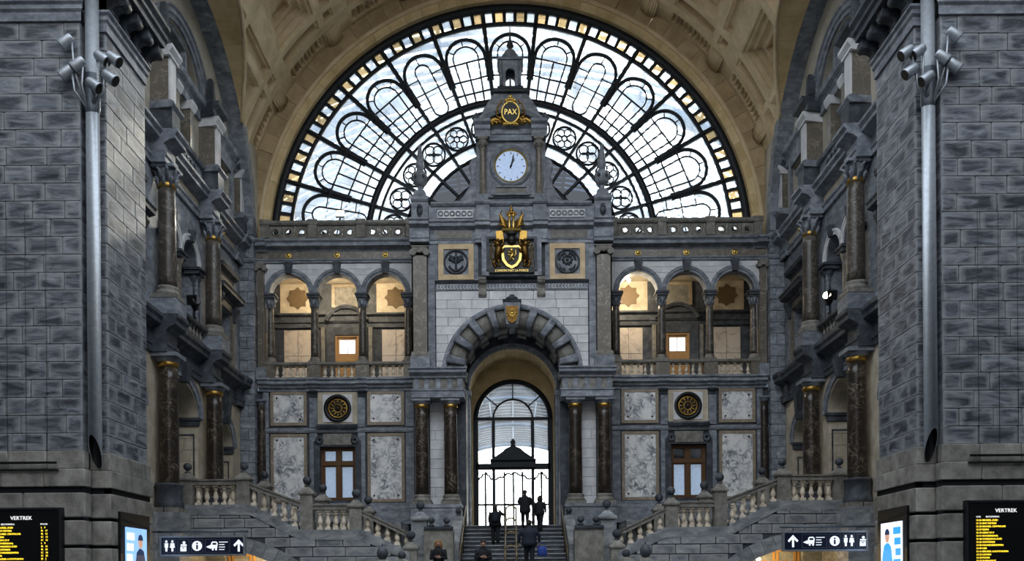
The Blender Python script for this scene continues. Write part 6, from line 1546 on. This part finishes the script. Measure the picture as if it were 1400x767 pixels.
# ================================================================== PEOPLE
def person(label, x, d, z, h, face, coat, trousers, hair, arms, stride=0.0, long_hair=False, coat_len=.46, bag=None, head_tilt=0.0, bulk=1.0):
    """face: rotation about z (0 = towards the camera, PI = away). arms: (left elbow, left hand, right elbow, right hand) in units of h"""
    root = thing('person', label, 'person', (x, YD(d), z), face)
    k = h
    J = {'pelvis': (0,0,.52), 'chest': (0,0,.70), 'neckb': (0,0,.785), 'neck': (0,-.01,.855), 'head': (0,-.022-head_tilt,.905), 'crown': (0,-.012-head_tilt,.944)}
    edges = [('pelvis','chest'),('chest','neckb'),('neckb','neck'),('neck','head'),('head','crown')]
    rad = {'pelvis': (.085,.065), 'chest': (.095,.065), 'neckb': (.03,.03), 'neck': (.032,.034), 'head': (.045,.056), 'crown': (.036,.042)}
    J['nose'] = (0,-.088-head_tilt,.9); rad['nose'] = (.007,.007); edges.append(('head','nose'))
    for n, e in (('l',-1),('r',1)):
        J['ear'+n] = (e*.05,-.018-head_tilt,.905); rad['ear'+n] = (.006,.014); edges.append(('head','ear'+n))
        J['sh'+n] = (e*.1,0,.782); el, ha = arms[0 if e < 0 else 2], arms[1 if e < 0 else 3]
        J['el'+n] = el; J['wr'+n] = tuple(a+(b-a)*.86 for a, b in zip(el, ha)); J['pa'+n] = ha
        edges += [('neckb','sh'+n),('sh'+n,'el'+n),('el'+n,'wr'+n),('wr'+n,'pa'+n)]
        rad['sh'+n] = (.022,.022); rad['el'+n] = (.02,.02); rad['wr'+n] = (.016,.016); rad['pa'+n] = (.017,.012)
        dv = Vector(ha)-Vector(J['wr'+n]); dv.normalize()
        sd_ = dv.cross(Vector((0,1,0)))
        if sd_.length < .1: sd_ = Vector((1,0,0))
        sd_.normalize()
        for fi_, (off, ln) in enumerate(((-.016,.036),(-.006,.044),(.004,.046),(.014,.04))):
            b0 = Vector(ha)+dv*.016+sd_*off; tip = b0+dv*ln*.6+Vector((0,-.006,0)); tp2 = tip+dv*ln*.35+Vector((0,-.012,0))
            for nm_, v in (('a',b0),('b',tip),('c',tp2)): J['f%s%d%s' % (n,fi_,nm_)] = tuple(v); rad['f%s%d%s' % (n,fi_,nm_)] = (.0052,.0052)
            edges += [('pa'+n,'f%s%da' % (n,fi_)),('f%s%da' % (n,fi_),'f%s%db' % (n,fi_)),('f%s%db' % (n,fi_),'f%s%dc' % (n,fi_))]
        th = Vector(ha)+sd_*-.024; th2 = th+dv*.02+sd_*-.012
        J['t%sa' % n] = tuple(th); J['t%sb' % n] = tuple(th2); rad['t%sa' % n] = rad['t%sb' % n] = (.006,.006); edges += [('pa'+n,'t%sa' % n),('t%sa' % n,'t%sb' % n)]
        st_ = e*stride
        J['hip'+n] = (e*.05,0,.5); J['kn'+n] = (e*.055,-st_*.5-.012,.285); J['an'+n] = (e*.055,-st_*.5+(.0 if st_ >= 0 else .04),.045 if st_ >= 0 else .075); J['to'+n] = (e*.062,J['an'+n][1]-.085,.018 if st_ >= 0 else .04)
        edges += [('pelvis','hip'+n),('hip'+n,'kn'+n),('kn'+n,'an'+n),('an'+n,'to'+n)]
        rad['hip'+n] = (.052,.056); rad['kn'+n] = (.034,.036); rad['an'+n] = (.022,.024); rad['to'+n] = (.02,.014)
    names = list(J); me = bpy.data.meshes.new('body')
    me.from_pydata([tuple(c*k for c in J[n]) for n in names], [(names.index(a), names.index(b)) for a, b in edges], [])
    bm = bmesh.new(); bm.from_mesh(me); bm.verts.ensure_lookup_table(); ly = bm.verts.layers.skin.verify()
    for i, n in enumerate(names):
        sv = bm.verts[i][ly]; r = rad[n]; sv.radius = (r[0]*k, r[1]*k); sv.use_root = (n == 'pelvis')
    bm.to_mesh(me); bm.free()
    me.materials.append(M['skin'])
    body = meshobj('body', me, root)
    md = body.modifiers.new('skin', 'SKIN'); md.use_smooth_shade = True
    md = body.modifiers.new('sub', 'SUBSURF'); md.levels = 1; md.render_levels = 1
    P = lambda n: Vector(J[n])*k
    def add(name, mb, mat):
        o = meshobj(name, mb.mesh(name), root); o.data.materials.append(M[mat]); return o
    # coat: lofted trunk + sleeves
    c = MB(); hem = coat_len
    w = bulk
    c.loft([((0,.005*k,hem*k), .105*k*w, .085*k*w), ((0,.004*k,(hem+.06)*k), .108*k*w, .086*k*w), ((0,0,.6*k), .1*k*w, .074*k*w), ((0,0,.68*k), .106*k*w, .076*k*w), ((0,0,.74*k), .112*k*w, .076*k*w), ((0,0,.785*k), .104*k*(.5+.5*w), .066*k), ((0,.0,.812*k), .07*k, .052*k), ((0,-.003*k,.838*k), .045*k, .045*k), ((0,-.006*k,.855*k), .042*k, .042*k)], 18)
    for n in 'lr':
        c.tube([tuple(P('sh'+n)+Vector((0,0,.008*k))), tuple(P('sh'+n)*.5+P('el'+n)*.5), tuple(P('el'+n)), tuple(P('el'+n)*.4+P('wr'+n)*.6), tuple(P('wr'+n))], [.043*k*w,.042*k,.035*k,.03*k,.026*k], 12)
    add('coat', c, coat)
    c = MB()
    for n in 'lr': c.tube([tuple(P('hip'+n)+Vector((0,0,.03*k))), tuple(P('hip'+n)*.5+P('kn'+n)*.5), tuple(P('kn'+n)), tuple(P('kn'+n)*.35+P('an'+n)*.65), tuple(P('an'+n)+Vector((0,0,-.008*k)))], [.066*k,.058*k,.046*k,.04*k,.037*k], 12)
    add('trousers', c, trousers)
    for n in 'lr':
        c = MB(); a, t_ = P('an'+n), P('to'+n); zb = max(0.0, min(a.z, t_.z)-.02*k)
        c.ell(tuple(a*.5+t_*.5+Vector((0,0,.002*k))), (.028*k,.07*k,.024*k), 10, 6); c.ell((a.x, a.y, a.z-.012*k), (.027*k,.032*k,.03*k), 10, 6)
        add('shoe', c, 'shoe')
    # hair
    c = MB(); hx = Vector(J['head'])*k; hd = head_tilt*k
    c.ell((0, hx.y+.012*k, .938*k), (.056*k,.062*k,.04*k), 14, 8); c.ell((0, hx.y+.03*k, .905*k), (.054*k,.045*k,.05*k), 12, 8)
    if long_hair:
        for e in (-1, 1): c.tube([(e*.03*k, hx.y+.0*k, .955*k), (e*.058*k, hx.y+.004*k, .91*k), (e*.06*k, hx.y+.01*k, .86*k), (e*.05*k, hx.y+.0*k, .815*k)], [.022*k,.024*k,.026*k,.014*k], 8)
        c.tube([(0, hx.y+.04*k, .93*k), (0, hx.y+.06*k, .87*k), (0, hx.y+.06*k, .81*k)], [.05*k,.055*k,.03*k], 10)
    add('hair', c, hair)
    for e in (-1, 1):
        c = MB(); c.ell((e*.018*k, hx.y-.054*k, .912*k), (.007*k,.005*k,.005*k), 8, 5); add('eye', c, 'eye')
    c = MB(); c.ell((0, hx.y-.053*k, .877*k), (.014*k,.006*k,.004*k), 8, 5); add('mouth', c, 'lip')
    if bag == 'backpack':
        c = MB(); c.loft([((0,.12*k,.56*k), .075*k, .045*k), ((0,.125*k,.6*k), .085*k, .055*k), ((0,.12*k,.72*k), .08*k, .05*k), ((0,.11*k,.785*k), .05*k, .03*k)], 14); add('backpack', c, 'coat_navy')
    return root
DN = [(-.16,.01,.66), (-.15,-.03,.5), (.16,.01,.66), (.15,-.03,.5)]
UPL = [(-.19,-.06,.74), (-.07,-.13,.86), (.15,.02,.66), (.14,-.05,.52)]
HOLD = [(-.135,-.01,.635), (-.03,-.13,.665), (.135,-.01,.635), (.03,-.13,.65)]
FRONT = [(-.16,-.02,.67), (-.1,-.17,.62), (.16,-.02,.67), (.1,-.17,.62)]
person('man with a backpack raising a hand to his face on the upper steps', -.78, 37.0, upper_step_z(37.0), 1.76, PI, 'coat_black', 'trouser_dark', 'hair_dark', UPL, .04, bag='backpack', bulk=1.35)
person('person in a long dark coat walking towards the glass doors', .5, 38.25, upper_step_z(38.25), 1.76, PI, 'coat_black', 'trouser_dark', 'hair_dark', FRONT, .1, coat_len=.4, bulk=1.3)
person('long-haired woman in dark clothes at the right of the upper steps', 1.14, 37.9, upper_step_z(37.9), 1.66, PI-.4, 'coat_black', 'trouser_dark', 'hair_dark', DN, .09, long_hair=True, bulk=1.2)
pm = person('man in a bulky dark coat climbing the middle of the stairs, seen from behind', .5, 28.5, lower_step_z(28.5), 1.66, PI, 'coat_navy', 'trouser_dark', 'hair_dark', [(-.2,.01,.66),(-.2,-.05,.52),(.2,.01,.66),(.2,-.04,.5)], .1, bulk=1.45)
person('fair-haired woman in a black coat holding a phone, facing the camera', -2.34, 27.0, lower_step_z(27.0), 1.68, 0, 'coat_black', 'trouser_dark', 'hair_blond', HOLD, .06, long_hair=True)
person('man with receding hair in a black coat looking down, facing the camera', -.96, 27.0, lower_step_z(27.0), 1.66, .15, 'coat_black', 'trouser_dark', 'hair_dark', HOLD, .06, head_tilt=.012, bulk=1.15)
bg_ = thing('shoulder_bag', 'blue bag carried by the man in the bulky dark coat', 'bag', (.92, YD(28.45), lower_step_z(28.5)+.42))
b = MB(); b.loft([((0,0,0),.12,.07),((0,0,.06),.16,.09),((0,0,.26),.15,.08),((0,0,.32),.11,.05)], 14); o = meshobj('body', b.mesh('bag'), bg_); o.data.materials.append(M['bag_blue'])
b = MB(); b.tube([(-.1,0,.3),(-.07,0,.42),(0,0,.47),(.07,0,.42),(.1,0,.3)], .012, 6); o = meshobj('handle', b.mesh('handle'), bg_); o.data.materials.append(M['bag_blue'])
ph = thing('mobile_phone', 'dark mobile phone in the hands of the fair-haired woman', 'phone', (-2.34, YD(27.0)-.27, lower_step_z(27.0)+1.14))
b = MB(); b.plate([[(-.035,0),(.035,0),(.037,.14),(-.037,.14)]], -.005, .005); o = meshobj('body', b.mesh('phone'), ph); o.data.materials.append(M['black'])
b = MB(); b.plate([[(-.03,.01),(.03,.01),(.03,.13),(-.03,.13)]], .005, .006); o = meshobj('screen', b.mesh('screen'), ph); o.data.materials.append(M['poster_blue'])
